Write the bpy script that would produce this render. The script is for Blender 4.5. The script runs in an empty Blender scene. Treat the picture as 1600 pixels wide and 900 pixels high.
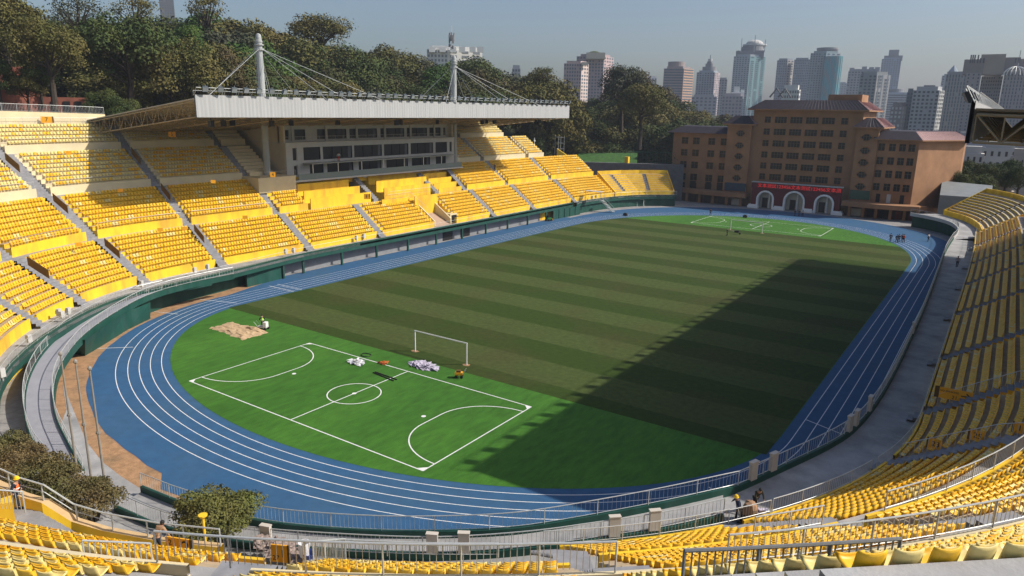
import bpy, math, random
import numpy as np
from mathutils import Vector, Matrix, noise as mnoise
random.seed(7); RNG = np.random.default_rng(7)
R = math.radians
sc = bpy.context.scene
COL = sc.collection

# ------------------------------------------------------------------ camera
CX, CY, CZ = 48.732, -104.744, 26.755
YAW, PITCH, ROLL, FPX = -0.599667, 0.2435496, 0.0171158, 1116.53
_cy, _sy = math.cos(YAW), math.sin(YAW)
FW = np.array([_sy*math.cos(PITCH), _cy*math.cos(PITCH), -math.sin(PITCH)])
_r = np.array([_cy, -_sy, 0.0]); _u = np.cross(_r, FW)
_c, _s = math.cos(ROLL), math.sin(ROLL)
RT = _c*_r + _s*_u; UP = -_s*_r + _c*_u
CAMP = np.array([CX, CY, CZ])
cam = bpy.data.cameras.new('camera'); co = bpy.data.objects.new('camera', cam); COL.objects.link(co)
cam.sensor_width = 36; cam.lens = 36*FPX/1600; cam.clip_start = .3; cam.clip_end = 12000
m = Matrix.Identity(4)
for i in range(3):
    m[i][0] = RT[i]; m[i][1] = UP[i]; m[i][2] = -FW[i]; m[i][3] = CAMP[i]
co.matrix_world = m; sc.camera = co

# ------------------------------------------------------------------ light
SUN_EL, SUN_AZ = R(40.3), math.atan2(.53, .85)      # azimuth measured from +X towards +Y
w = bpy.data.worlds.new('World'); sc.world = w; w.use_nodes = True
nt = w.node_tree; bg = nt.nodes['Background']
sky = nt.nodes.new('ShaderNodeTexSky'); sky.sky_type = 'NISHITA'; sky.sun_disc = False
sky.sun_elevation = SUN_EL; sky.sun_rotation = math.pi/2 - SUN_AZ
sky.altitude = 50; sky.air_density = 1.0; sky.dust_density = 3.0; sky.ozone_density = 3.2
nt.links.new(sky.outputs[0], bg.inputs[0]); bg.inputs[1].default_value = .105
sl = bpy.data.lights.new('sun', 'SUN'); so = bpy.data.objects.new('sun', sl); COL.objects.link(so)
sl.energy = 4.6; sl.angle = R(.5); sl.color = (1, .93, .82)
sd = Vector((math.cos(SUN_AZ)*math.cos(SUN_EL), math.sin(SUN_AZ)*math.cos(SUN_EL), math.sin(SUN_EL)))
so.rotation_euler = sd.to_track_quat('Z', 'Y').to_euler(); so.location = (60, 40, 120)
vs = sc.view_settings; vs.view_transform = 'Standard'; vs.look = 'None'; vs.exposure = .18; vs.gamma = 1; vs.use_curve_mapping = False
sc.cycles.max_bounces = 5; sc.cycles.diffuse_bounces = 3; sc.cycles.glossy_bounces = 2; sc.cycles.transmission_bounces = 2
sc.cycles.volume_bounces = 0; sc.cycles.transparent_max_bounces = 6

# ------------------------------------------------------------------ pixel helpers (survey of the photograph, 1600x900)
def ray(x, y):
    return FW + ((x-800)/FPX)*RT - ((y-450)/FPX)*UP
def B(x, y, z=0.0):                     # point where the sight line meets height z
    d = ray(x, y); t = (z-CZ)/d[2]; return CAMP + d*t
def AT(x, D):                           # ground direction of column x at plan distance D
    d = ray(x, 172+(x-800)*.017); d = d[:2]/np.linalg.norm(d[:2]); return CAMP[:2] + d*D, d
def ZY(y, x, D):                        # height of pixel (x,y) at plan distance D
    d = ray(x, y); return CZ + d[2]*D/np.linalg.norm(d[:2])
def PX(P):
    P = np.atleast_2d(P) - CAMP; z = P@FW
    return np.stack([800+FPX*(P@RT)/z, 450-FPX*(P@UP)/z, z], 1)

# ------------------------------------------------------------------ materials
MATS = {}
def M(name, col, rough=.8, var=.12, scale=1.0, bump=0, bscale=8, metal=0, col2=None, c2s=.4, c2t=.5, spec=.3, det=4, stretch=None):
    if name in MATS: return MATS[name]
    mt = bpy.data.materials.new(name); mt.use_nodes = True; n = mt.node_tree.nodes; l = mt.node_tree.links
    b = n['Principled BSDF']; b.inputs['Roughness'].default_value = rough; b.inputs['Metallic'].default_value = metal
    b.inputs['Specular IOR Level'].default_value = spec
    geo = n.new('ShaderNodeNewGeometry'); vec = geo.outputs['Position']
    if stretch:
        mp = n.new('ShaderNodeMapping'); mp.inputs['Scale'].default_value = stretch; l.new(vec, mp.inputs[0]); vec = mp.outputs[0]
    nz = n.new('ShaderNodeTexNoise'); nz.inputs['Scale'].default_value = scale; nz.inputs['Detail'].default_value = det; nz.inputs['Roughness'].default_value = .65
    l.new(vec, nz.inputs['Vector'])
    mr = n.new('ShaderNodeMapRange'); mr.inputs[1].default_value = .3; mr.inputs[2].default_value = .7
    mr.inputs[3].default_value = 1-var; mr.inputs[4].default_value = 1+var; l.new(nz.outputs[0], mr.inputs[0])
    mx = n.new('ShaderNodeMix'); mx.data_type = 'RGBA'; mx.blend_type = 'MULTIPLY'; mx.inputs[0].default_value = 1
    cc = n.new('ShaderNodeCombineColor')
    for i in range(3): l.new(mr.outputs[0], cc.inputs[i])
    if col2 is not None:
        n2 = n.new('ShaderNodeTexNoise'); n2.inputs['Scale'].default_value = c2s; n2.inputs['Detail'].default_value = 5; l.new(vec, n2.inputs['Vector'])
        m2 = n.new('ShaderNodeMapRange'); m2.inputs[1].default_value = c2t-.12; m2.inputs[2].default_value = c2t+.12; l.new(n2.outputs[0], m2.inputs[0])
        mc = n.new('ShaderNodeMix'); mc.data_type = 'RGBA'; l.new(m2.outputs[0], mc.inputs[0])
        mc.inputs[6].default_value = (*col, 1); mc.inputs[7].default_value = (*col2, 1); l.new(mc.outputs[2], mx.inputs[6])
    else: mx.inputs[6].default_value = (*col, 1)
    l.new(cc.outputs[0], mx.inputs[7]); l.new(mx.outputs[2], b.inputs['Base Color'])
    if bump:
        n3 = n.new('ShaderNodeTexNoise'); n3.inputs['Scale'].default_value = bscale; n3.inputs['Detail'].default_value = 5; l.new(geo.outputs['Position'], n3.inputs['Vector'])
        bp = n.new('ShaderNodeBump'); bp.inputs['Strength'].default_value = bump; bp.inputs['Distance'].default_value = .05
        l.new(n3.outputs[0], bp.inputs['Height']); l.new(bp.outputs[0], b.inputs['Normal'])
    MATS[name] = mt; return mt
def leafmat(name, c1, c2, tr=.25):
    mt = M(name, c1, .75, .35, .9, col2=c2, c2s=.16, c2t=.5, spec=.15, det=3); return mt

m_conc = M('concrete_grey', (.36, .355, .355), .85, .18, .7, .2, 14, col2=(.26, .26, .26), c2s=.3, c2t=.54)
m_concd = M('concrete_dark', (.13, .13, .14), .9, .2, .8)
m_tread = M('concrete_tread_tan', (.42, .33, .22), .85, .18, 1.2)
m_treadc = M('concrete_tread_pale', (.52, .46, .36), .85, .14, 1.2)
m_stair = M('stair_concrete', (.25, .25, .265), .85, .18, 1.5)
m_yel = M('yellow_painted_wall', (.85, .55, .028), .6, .09, .9, col2=(.64, .37, .04), c2s=.5, c2t=.58, stretch=(1, 1, .35))
m_cream = M('cream_painted_wall', (.72, .60, .36), .65, .09, .8, col2=(.62, .53, .35), c2s=.4)
m_seat = M('yellow_seat_plastic', (.87, .485, .018), .42, .13, 2.5, spec=.4, col2=(.84, .52, .05), c2s=.22, c2t=.56)
m_seato = M('orange_seat_plastic', (.85, .43, .012), .42, .12, 2.5, spec=.4)
m_seatc = M('pale_seat_plastic', (.76, .60, .22), .45, .12, 2.5, spec=.4)
m_brk = M('seat_bracket_metal', (.03, .03, .03), .5)
m_blue = M('track_blue', (.028, .096, .205), .8, .12, .9, .1, 30, col2=(.036, .100, .190), c2s=.12, c2t=.55)
_n = m_blue.node_tree.nodes; _l = m_blue.node_tree.links; _b = _n['Principled BSDF']; _src = _b.inputs['Base Color'].links[0].from_socket
_g = _n.new('ShaderNodeNewGeometry'); _t1 = _n.new('ShaderNodeTexNoise'); _t1.inputs['Scale'].default_value = .35; _t1.inputs['Detail'].default_value = 8; _t1.inputs['Roughness'].default_value = .75; _t1.inputs['Distortion'].default_value = .6; _l.new(_g.outputs['Position'], _t1.inputs['Vector'])
_r1 = _n.new('ShaderNodeMapRange'); _r1.inputs[1].default_value = .62; _r1.inputs[2].default_value = .80; _r1.inputs[4].default_value = .38; _l.new(_t1.outputs[0], _r1.inputs[0])
_m1 = _n.new('ShaderNodeMix'); _m1.data_type = 'RGBA'; _l.new(_r1.outputs[0], _m1.inputs[0]); _l.new(_src, _m1.inputs[6]); _m1.inputs[7].default_value = (.16, .15, .15, 1); _l.new(_m1.outputs[2], _b.inputs['Base Color'])
m_line = M('line_white', (.75, .75, .74), .6, .12, 3)
m_art = M('artificial_turf', (.034, .125, .010), .9, .24, 1.6, .5, 14, col2=(.048, .155, .014), c2s=.10, stretch=(1, .3, 1))
m_dirt = M('dry_earth', (.36, .21, .11), .95, .25, 1.6, .6, 6, col2=(.25, .16, .09), c2s=.5, c2t=.6)
m_pave = M('paving_grey', (.24, .23, .23), .85, .15, 1.2, col2=(.30, .29, .28), c2s=.3)
m_green = M('dark_green_paint', (.010, .065, .048), .55, .18, .8, col2=(.022, .075, .060), c2s=.9, c2t=.56, stretch=(1, 1, .25))
m_greyw = M('grey_render_wall', (.22, .23, .25), .8, .1, 1)
m_steel = M('galvanised_rail', (.52, .54, .54), .42, .08, 4, metal=.3)
m_bright = M('bright_white_paint', (.86, .86, .85), .5, .04, 1)
m_white = M('white_paint', (.74, .74, .72), .5, .06, 1)
m_fascia = M('white_fascia_metal', (.40, .405, .41), .5, .10, .6, stretch=(1, 2.5, .15))
m_pole = M('weathered_pole', (.26, .24, .21), .5, .1, 3)
m_mast = M('mast_grey_paint', (.37, .39, .39), .45, .05, 1)
m_truss = M('roof_truss_tan', (.30, .24, .15), .6, .1, 1)
m_deck = M('roof_deck_tan', (.19, .15, .09), .7, .12, .8)
m_decktop = M('roof_sheet_grey', (.40, .38, .33), .6, .1, .5)
m_beige = M('beige_render', (.56, .50, .40), .75, .06, .6)
m_roof0 = M('roof_block_grey', (.27, .25, .24), .85, .1, .05)
m_greyb = M('pale_grey_render', (.50, .49, .47), .75, .06, .6)
m_glass = M('dark_window_glass', (.010, .012, .014), .3, .4, .7, spec=.3)
m_blackm = M('black_metal', (.015, .015, .016), .5)
m_terr = M('terracotta_render', (.36, .190, .098), .8, .12, .25, col2=(.30, .16, .085), c2s=.3)
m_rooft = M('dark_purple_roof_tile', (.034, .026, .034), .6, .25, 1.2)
m_rooflit = M('sunlit_roof_tile', (.42, .27, .26), .8, .3, 3)  # sun-facing slopes of the dark roofs, sunlight painted in as a paler colour
m_red = M('dark_red_wall', (.13, .022, .028), .7, .1, 1)
m_brick = M('red_brick_paint', (.24, .085, .055), .85, .25, .7, col2=(.17, .06, .045), c2s=.3)
m_skin = M('skin', (.42, .24, .16), .6)
m_trunk = M('tree_bark', (.055, .042, .032), .9, .3, 3)
m_soil = M('woodland_soil', (.045, .045, .022), .95, .4, .2, col2=(.06, .075, .025), c2s=.05)
m_brown = M('brown_board', (.12, .07, .02), .7)
m_sign = M('orange_sign', (.82, .38, .02), .6)
m_sand = M('sand', (.48, .34, .20), .95, .2, 3, .8, 8)

def striped():
    mt = bpy.data.materials.new('mown_turf'); mt.use_nodes = True; n = mt.node_tree.nodes; l = mt.node_tree.links
    b = n['Principled BSDF']; b.inputs['Roughness'].default_value = .9; b.inputs['Specular IOR Level'].default_value = .15
    geo = n.new('ShaderNodeNewGeometry'); sx = n.new('ShaderNodeSeparateXYZ'); l.new(geo.outputs['Position'], sx.inputs[0])
    nw = n.new('ShaderNodeTexNoise'); nw.inputs['Scale'].default_value = .7; nw.inputs['Detail'].default_value = 6; l.new(geo.outputs['Position'], nw.inputs['Vector'])
    a0 = n.new('ShaderNodeMath'); a0.operation = 'MULTIPLY_ADD'; l.new(nw.outputs[0], a0.inputs[0]); a0.inputs[1].default_value = .5; l.new(sx.outputs[1], a0.inputs[2])
    a = n.new('ShaderNodeMath'); a.operation = 'ADD'; l.new(a0.outputs[0], a.inputs[0]); a.inputs[1].default_value = 46.95 + 11.2*6 - .5
    d = n.new('ShaderNodeMath'); d.operation = 'DIVIDE'; l.new(a.outputs[0], d.inputs[0]); d.inputs[1].default_value = 11.2
    f = n.new('ShaderNodeMath'); f.operation = 'FRACT'; l.new(d.outputs[0], f.inputs[0])
    s = n.new('ShaderNodeMath'); s.operation = 'PINGPONG'; l.new(f.outputs[0], s.inputs[0]); s.inputs[1].default_value = .5
    # square wave: 1 in the first half period
    g = n.new('ShaderNodeMapRange'); g.inputs[1].default_value = .485; g.inputs[2].default_value = .515; l.new(f.outputs[0], g.inputs[0])
    mx = n.new('ShaderNodeMix'); mx.data_type = 'RGBA'; l.new(g.outputs[0], mx.inputs[0])
    mx.inputs[6].default_value = (.056, .080, .020, 1); mx.inputs[7].default_value = (.031, .056, .008, 1)
    nz = n.new('ShaderNodeTexNoise'); nz.inputs['Scale'].default_value = 1.6; nz.inputs['Detail'].default_value = 7; l.new(geo.outputs['Position'], nz.inputs['Vector'])
    mr = n.new('ShaderNodeMapRange'); mr.inputs[1].default_value = .3; mr.inputs[2].default_value = .7; mr.inputs[3].default_value = .82; mr.inputs[4].default_value = 1.18; l.new(nz.outputs[0], mr.inputs[0])
    n4 = n.new('ShaderNodeTexNoise'); n4.inputs['Scale'].default_value = .09; n4.inputs['Detail'].default_value = 4; l.new(geo.outputs['Position'], n4.inputs['Vector'])
    m4 = n.new('ShaderNodeMapRange'); m4.inputs[1].default_value = .45; m4.inputs[2].default_value = .75; m4.inputs[4].default_value = .55; l.new(n4.outputs[0], m4.inputs[0])
    mw = n.new('ShaderNodeMix'); mw.data_type = 'RGBA'; l.new(m4.outputs[0], mw.inputs[0]); l.new(mx.outputs[2], mw.inputs[6]); mw.inputs[7].default_value = (.060, .052, .020, 1)
    vm = n.new('ShaderNodeVectorMath'); vm.operation = 'SCALE'; l.new(mw.outputs[2], vm.inputs[0]); l.new(mr.outputs[0], vm.inputs['Scale'])
    l.new(vm.outputs[0], b.inputs['Base Color'])
    bp = n.new('ShaderNodeBump'); bp.inputs['Strength'].default_value = .3; bp.inputs['Distance'].default_value = .03; l.new(nz.outputs[0], bp.inputs['Height']); l.new(bp.outputs[0], b.inputs['Normal'])
    return mt
m_turf = striped()

# ------------------------------------------------------------------ mesh builder
class MB:
    def __init__(s): s.v = []; s.f = []; s.m = []; s.mi = 0
    def add(s, vs, fs, mi=None):
        o = len(s.v); s.v += [tuple(map(float, p)) for p in vs]; s.f += [tuple(i+o for i in f) for f in fs]; s.m += [s.mi if mi is None else mi]*len(fs); return s
    def box(s, x0, x1, y0, y1, z0, z1, mi=None):
        return s.add([(x0,y0,z0),(x1,y0,z0),(x1,y1,z0),(x0,y1,z0),(x0,y0,z1),(x1,y0,z1),(x1,y1,z1),(x0,y1,z1)],
                     [(0,3,2,1),(4,5,6,7),(0,1,5,4),(1,2,6,5),(2,3,7,6),(3,0,4,7)], mi)
    def obox(s, c, ax, ay, hx, hy, z0, z1, mi=None):   # oriented box: plan centre, unit axes, half sizes
        c = np.array(c[:2]); ax = np.array(ax[:2]); ay = np.array(ay[:2]); q = [c-ax*hx-ay*hy, c+ax*hx-ay*hy, c+ax*hx+ay*hy, c-ax*hx+ay*hy]
        return s.prism(q, z0, z1, mi)
    def prism(s, poly, z0, z1, mi=None):
        n = len(poly)
        A = sum(poly[i][0]*poly[(i+1) % n][1]-poly[(i+1) % n][0]*poly[i][1] for i in range(n))
        if A < 0: poly = poly[::-1]
        zz0 = z0 if hasattr(z0, '__len__') else [z0]*n; zz1 = z1 if hasattr(z1, '__len__') else [z1]*n
        vs = [(p[0],p[1],zz0[i]) for i, p in enumerate(poly)] + [(p[0],p[1],zz1[i]) for i, p in enumerate(poly)]
        return s.add(vs, [tuple(range(n))[::-1], tuple(range(n, 2*n))] + [(i,(i+1) % n, n+(i+1) % n, n+i) for i in range(n)], mi)
    def tube(s, pts, r, n=5, mi=None, r2=None, cap=True):
        pts = [np.array(p, float) for p in pts]; k = len(pts); rings = []
        for i, p in enumerate(pts):
            d = pts[min(i+1, k-1)] - pts[max(i-1, 0)]; L = np.linalg.norm(d); d = d/L if L > 1e-9 else np.array([0, 0, 1.])
            a = np.array([0, 0, 1.]) if abs(d[2]) < .9 else np.array([1., 0, 0]); u = np.cross(d, a); u /= np.linalg.norm(u); v = np.cross(d, u)
            rr = r if r2 is None else r + (r2-r)*i/max(k-1, 1)
            if hasattr(r, '__len__'): rr = r[i]
            rings.append([p + rr*(math.cos(2*math.pi*j/n)*u + math.sin(2*math.pi*j/n)*v) for j in range(n)])
        vs = [q for rg in rings for q in rg]
        fs = [(i*n+j, i*n+(j+1) % n, (i+1)*n+(j+1) % n, (i+1)*n+j) for i in range(k-1) for j in range(n)]
        if cap: fs += [tuple(range(n))[::-1], tuple(range((k-1)*n, k*n))]
        return s.add(vs, fs, mi)
    def strip(s, A, Bq, mi=None):     # quad strip between two polylines
        n = len(A); return s.add(list(A)+list(Bq), [(i, i+1, n+i+1, n+i) for i in range(n-1)], mi)
    def lathe(s, prof, c, n=12, mi=None):
        vs = [(c[0]+r*math.cos(2*math.pi*j/n), c[1]+r*math.sin(2*math.pi*j/n), c[2]+z) for r, z in prof for j in range(n)]; k = len(prof)
        return s.add(vs, [(i*n+j, i*n+(j+1) % n, (i+1)*n+(j+1) % n, (i+1)*n+j) for i in range(k-1) for j in range(n)] + [tuple(range(n))[::-1], tuple(range((k-1)*n, k*n))], mi)
    def mesh(s, name, mats):
        me = bpy.data.meshes.new(name); me.from_pydata(s.v, [], s.f)
        for mm in (mats if isinstance(mats, (list, tuple)) else [mats]): me.materials.append(mm)
        if any(s.m): me.polygons.foreach_set('material_index', s.m)
        return me
    def build(s, name, mats, parent=None, **k):
        return link(name, s.mesh(name, mats), parent, **k)
def link(name, me, parent=None, label=None, cat=None, group=None, kind=None, loc=None, rz=None):
    o = bpy.data.objects.new(name, me); COL.objects.link(o)
    if parent is not None: o.parent = parent
    if label: o['label'] = label
    if cat: o['category'] = cat
    if group: o['group'] = group
    if kind: o['kind'] = kind
    if loc is not None: o.location = loc
    if rz is not None: o.rotation_euler = (0, 0, rz)
    return o
def thing(name, label, cat, loc=(0, 0, 0), rz=0, group=None):
    return link(name, None, None, label, cat, group, None, loc, rz)
def struct(name, mb, mats): return mb.build(name, mats, kind='structure')
def copy_tree(o, parent=None, loc=None, rz=None, label=None, group=None):
    c = o.copy(); COL.objects.link(c); c.parent = parent
    if loc is not None: c.location = loc
    if rz is not None: c.rotation_euler = (0, 0, rz)
    if label: c['label'] = label
    if group: c['group'] = group
    for ch in list(o.children): copy_tree(ch, c)
    return c
def resample(pts, step):
    pts = [np.array(p, float) for p in pts]; seg = [np.linalg.norm(pts[i+1]-pts[i]) for i in range(len(pts)-1)]; L = sum(seg)
    n = max(1, int(round(L/step))); out = []; cum = np.concatenate([[0], np.cumsum(seg)])
    for k in range(n+1):
        t = L*k/n; i = min(np.searchsorted(cum, t, side='right')-1, len(seg)-1); a = (t-cum[i])/max(seg[i], 1e-9); out.append(pts[i]*(1-a)+pts[i+1]*a)
    return out
def smooth(pts, it=2):
    pts = [np.array(p, float) for p in pts]
    for _ in range(it):
        o = [pts[0]]
        for i in range(len(pts)-1): o += [pts[i]*.75+pts[i+1]*.25, pts[i]*.25+pts[i+1]*.75]
        pts = o + [pts[-1]]
    return pts
def text_mesh(txt, size, name='lettering'):
    cu = bpy.data.curves.new(name, 'FONT'); cu.body = txt; cu.size = size; cu.align_x = 'CENTER'; cu.align_y = 'CENTER'; cu.extrude = .004
    t = bpy.data.objects.new(name, cu); COL.objects.link(t)
    dg = bpy.context.evaluated_depsgraph_get(); me = bpy.data.meshes.new_from_object(t.evaluated_get(dg)); me.name = name
    COL.objects.unlink(t); bpy.data.objects.remove(t); return me

# ------------------------------------------------------------------ ground, track and field
def infield(off=0., z=0., n=64):
    P = []
    for i in range(n+1):
        t = math.pi*i/n; P.append((-(36.07+off)*math.cos(t), -45.2-(25.94+off)*math.sin(t), z))
    for i in range(n+1):
        t = math.pi*i/n; P.append(((36.07+off)*math.cos(t), 45.2+(44+off)*math.sin(t), z))
    return P
g = MB(); g.add([(-3000,-1500,-.06),(3000,-1500,-.06),(3000,5000,-.06),(-3000,5000,-.06)], [(0,1,2,3)])
struct('ground', g, M('city_ground', (.16, .15, .13), .9, .2, .02))
g = MB(); g.add([(-60,-100,-.03),(60,-100,-.03),(60,135,-.03),(-60,135,-.03)], [(0,1,2,3)]); struct('pavement', g, m_pave)
g = MB(); P = []
for i in range(61):
    t = math.pi*i/60; P.append((-45.6*math.cos(t), -42-40.6*math.sin(t), -.012))
P += [(45.6, 40, -.012), (-45.6, 40, -.012)]
g.add(P, [tuple(range(len(P)))]); struct('earth_verge', g, m_dirt)
g = MB(); P = []
for i in range(65):
    t = math.pi*i/64; c_ = math.cos(t); P.append((-(42.0 if c_ > 0 else 43.3)*c_, -45.2-(34.2 if c_ > 0 else 35.5)*math.sin(t) + .07*math.sin(t*23)*math.sin(t)+.05*math.sin(t*61), 0))
P += [(43.3, -45), (43.3, 60)]; P[-2:] = [(43.3, -40, 0), (43.3, 62, 0)]
for i in range(65):
    t = math.pi*i/64; P.append((43.0*math.cos(t)+0, 56+51*math.sin(t)**.8, 0))
P += [(-45.7, 56, 0), (-45.7, -32, 0)]
g.add(P, [tuple(range(len(P)))]); struct('running_track', g, m_blue)
g = MB(); P = infield(0, .012); g.add(P, [tuple(range(len(P)))]); struct('artificial_turf', g, m_art)
g = MB(); g.add([(-36.0,-49.2,.018),(36.0,-49.2,.018),(36.0,45.2,.018)] + [(36.0*math.cos(a), 45.2+44*math.sin(a), .018) for a in np.linspace(.06, .47, 8)] + [(-36.0*math.cos(a), 45.2+44*math.sin(a), .018) for a in np.linspace(.47, .06, 8)] + [(-36.0,45.2,.018)], [tuple(range(20))])
struct('mown_turf', g, m_turf)
def line(mb, pts, wd, z):
    pts = [np.array(p[:2], float) for p in pts]; A = []; Bq = []
    for i, p in enumerate(pts):
        d = pts[min(i+1, len(pts)-1)]-pts[max(i-1, 0)]; d /= np.linalg.norm(d); nn = np.array([-d[1], d[0]])
        A.append((*(p+nn*wd/2), z)); Bq.append((*(p-nn*wd/2), z))
    mb.strip(Bq, A)
for k in range(5):
    lp = infield((.87, 1.95, 3.02, 4.08, 5.2)[k], 0, 90); mb = MB(); pts = [p for p in lp]; pts.append(pts[0]); line(mb, pts, .07, .006)
    struct('lane_line', mb, m_line)
mb = MB()
for (a, b_) in [((-37.2,-47),(-43,-49)), ((-38.5,-55),(-42,-56.2)), ((-30,-65.5),(-33,-68.5)), ((37,-40),(42,-42)), ((34,-57),(39.5,-60)), ((-36.3,-38),(-42,-38)), ((-36.3,-36.5),(-42,-36.5))]:
    line(mb, [a, b_], .1, .009)
struct('relay_mark', mb, m_line)
def futsal(y0, y1, s):      # s=+1 near pitch
    mb = MB(); x = 15.45; W_ = .11; z = .024
    for seg in ([(-x,y0),(x,y0)], [(-x,y1),(x,y1)], [(-x,y0),(-x,y1)], [(x,y0),(x,y1)], [(0,y0),(0,y1)]): line(mb, seg, W_, z)
    yc = (y0+y1)/2; line(mb, [(2.55*math.cos(a), yc+2.55*math.sin(a)) for a in np.linspace(0, 2*math.pi, 49)], W_, z+.003)
    for sx_ in (-1, 1):
        pts = [(sx_*(x-5.6*math.cos(a)**.8), yc-1.2+5.0*math.sin(a)*-1) for a in np.linspace(0, math.pi/2, 16)][::-1]
        pts = [(sx_*(x-5.6*math.sin(a)), yc-1.3-4.9*math.cos(a)) for a in np.linspace(0, math.pi/2, 16)] + [(sx_*(x-5.6*math.cos(a)), yc+1.3+4.9*math.sin(a)) for a in np.linspace(0, math.pi/2, 16)]
        line(mb, pts, W_, z+.003)
        mb.add([(sx_*(x-6.6)+.22*math.cos(a), yc+.22*math.sin(a), z) for a in np.linspace(0, 2*math.pi, 13)[:-1]], [tuple(range(12))])
        for yy, dy in ((y0, 1), (y1, -1)): mb.add([(sx_*x, yy, z+.006), (sx_*(x-.7), yy, z+.006), (sx_*x, yy+dy*.7, z+.006)], [(0, 1, 2)] if sx_*dy < 0 else [(0, 2, 1)])
    mb.add([(.22*math.cos(a), yc+.22*math.sin(a), z+.006) for a in np.linspace(0, 2*math.pi, 13)[:-1]], [tuple(range(12))])
    struct('pitch_marking', mb, m_line)
futsal(-67.65, -52.55, 1); futsal(68.6, 83.2, -1)

# ------------------------------------------------------------------ bowl of the stands
def ell(a, b, cy, t0, t1, n):
    return [(a*math.cos(t), cy-b*math.sin(t)) for t in np.linspace(t0, t1, n)]
class Path:
    def __init__(s, pts, step=.5):
        s.p = np.array(resample(pts, step)); d = np.gradient(s.p, axis=0); d /= np.linalg.norm(d, axis=1)[:, None]
        s.d = d; s.n = np.stack([d[:, 1], -d[:, 0]], 1); seg = np.linalg.norm(np.diff(s.p, axis=0), axis=1); s.c = np.concatenate([[0], np.cumsum(seg)]); s.L = s.c[-1]
    def at(s, u, off):
        x = np.interp(u, s.c, s.p[:, 0]); y = np.interp(u, s.c, s.p[:, 1]); nx = np.interp(u, s.c, s.n[:, 0]); ny = np.interp(u, s.c, s.n[:, 1])
        l = np.hypot(nx, ny); return x+nx/l*off, y+ny/l*off, nx/l, ny/l
    def near(s, x, y): return s.c[np.argmin(np.hypot(s.p[:, 0]-x, s.p[:, 1]-y))]
# paths run so that the outward normal is (dy,-dx): counter-clockwise seen from above
EP = Path([(43.5, 72.)] and ell(45.9, 42, -45.2, math.pi*.60, 0, 90) + [(45.9, -20.), (45.9, 20.), (45.6, 50.), (45.0, 68.5)])
WP = Path([(-43.8, 82.), (-45.6, 72.), (-46.3, 60.), (-46.6, 40.), (-46.8, 0.), (-47, -30.)] + ell(47, 42, -45.2, math.pi, math.pi*.66, 60))
ROWD, ROWH = .80, .55
def tiers(nt=4, last=5):
    T = []; s, z = 0., 3.2
    for k in range(nt):
        z += 1.05; n = 8 if k < 3 else last
        T.append((s, z, n)); s += n*ROWD + 1.4; z += n*ROWH - .0
    return T
TI = tiers()      # (s0, z of first tread, rows)
WP.ti = TI; EP.ti = [(0, 3.95, 8), (7.8, 8.75, 8), (15.6, 13.55, 5)]
WP.rh, WP.wh, EP.rh, EP.wh = (ROWH,)*4, 1.05, [.5, .5, .5], .8
def sect(k, path):      # step polyline of one tier incl. front wall and the walkway behind
    s, z, n = path.ti[k]; P = [(s, z-path.wh), (s, z)]
    for i in range(n):
        P += [(s+(i+1)*ROWD, z+i*path.rh[k]), (s+(i+1)*ROWD, z+(i+1)*path.rh[k])]
    zt = z+n*path.rh[k]; P += [(s+n*ROWD+1.4, zt)]
    return P
def extrude_sect(mb, path, u0, u1, P, mfun, du=1.6):
    us = np.linspace(u0, u1, max(2, int(abs(u1-u0)/du)+1)); rows = []
    for (s_, z_) in P:
        x, y, nx, ny = path.at(us, s_); rows.append([(x[i], y[i], z_) for i in range(len(us))])
    for j in range(len(P)-1):
        mb.strip(rows[j], rows[j+1], mfun(P[j], P[j+1]))
def caps(mb, path, u, P, zb, mi):     # side wall of a terrace block
    for uu in u:
        x, y, nx, ny = path.at(np.array([uu]), np.array([p[0] for p in P])); n = len(P)
        vs = [(x[i], y[i], P[i][1]) for i in range(n)] + [(x[i], y[i], zb) for i in range(n)]
        mb.add(vs, [(i, i+1, n+i+1, n+i) for i in range(n-1) if abs(P[i+1][0]-P[i][0]) > 1e-6], mi)
SEATS = []        # x,y,z,yaw,colour
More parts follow.
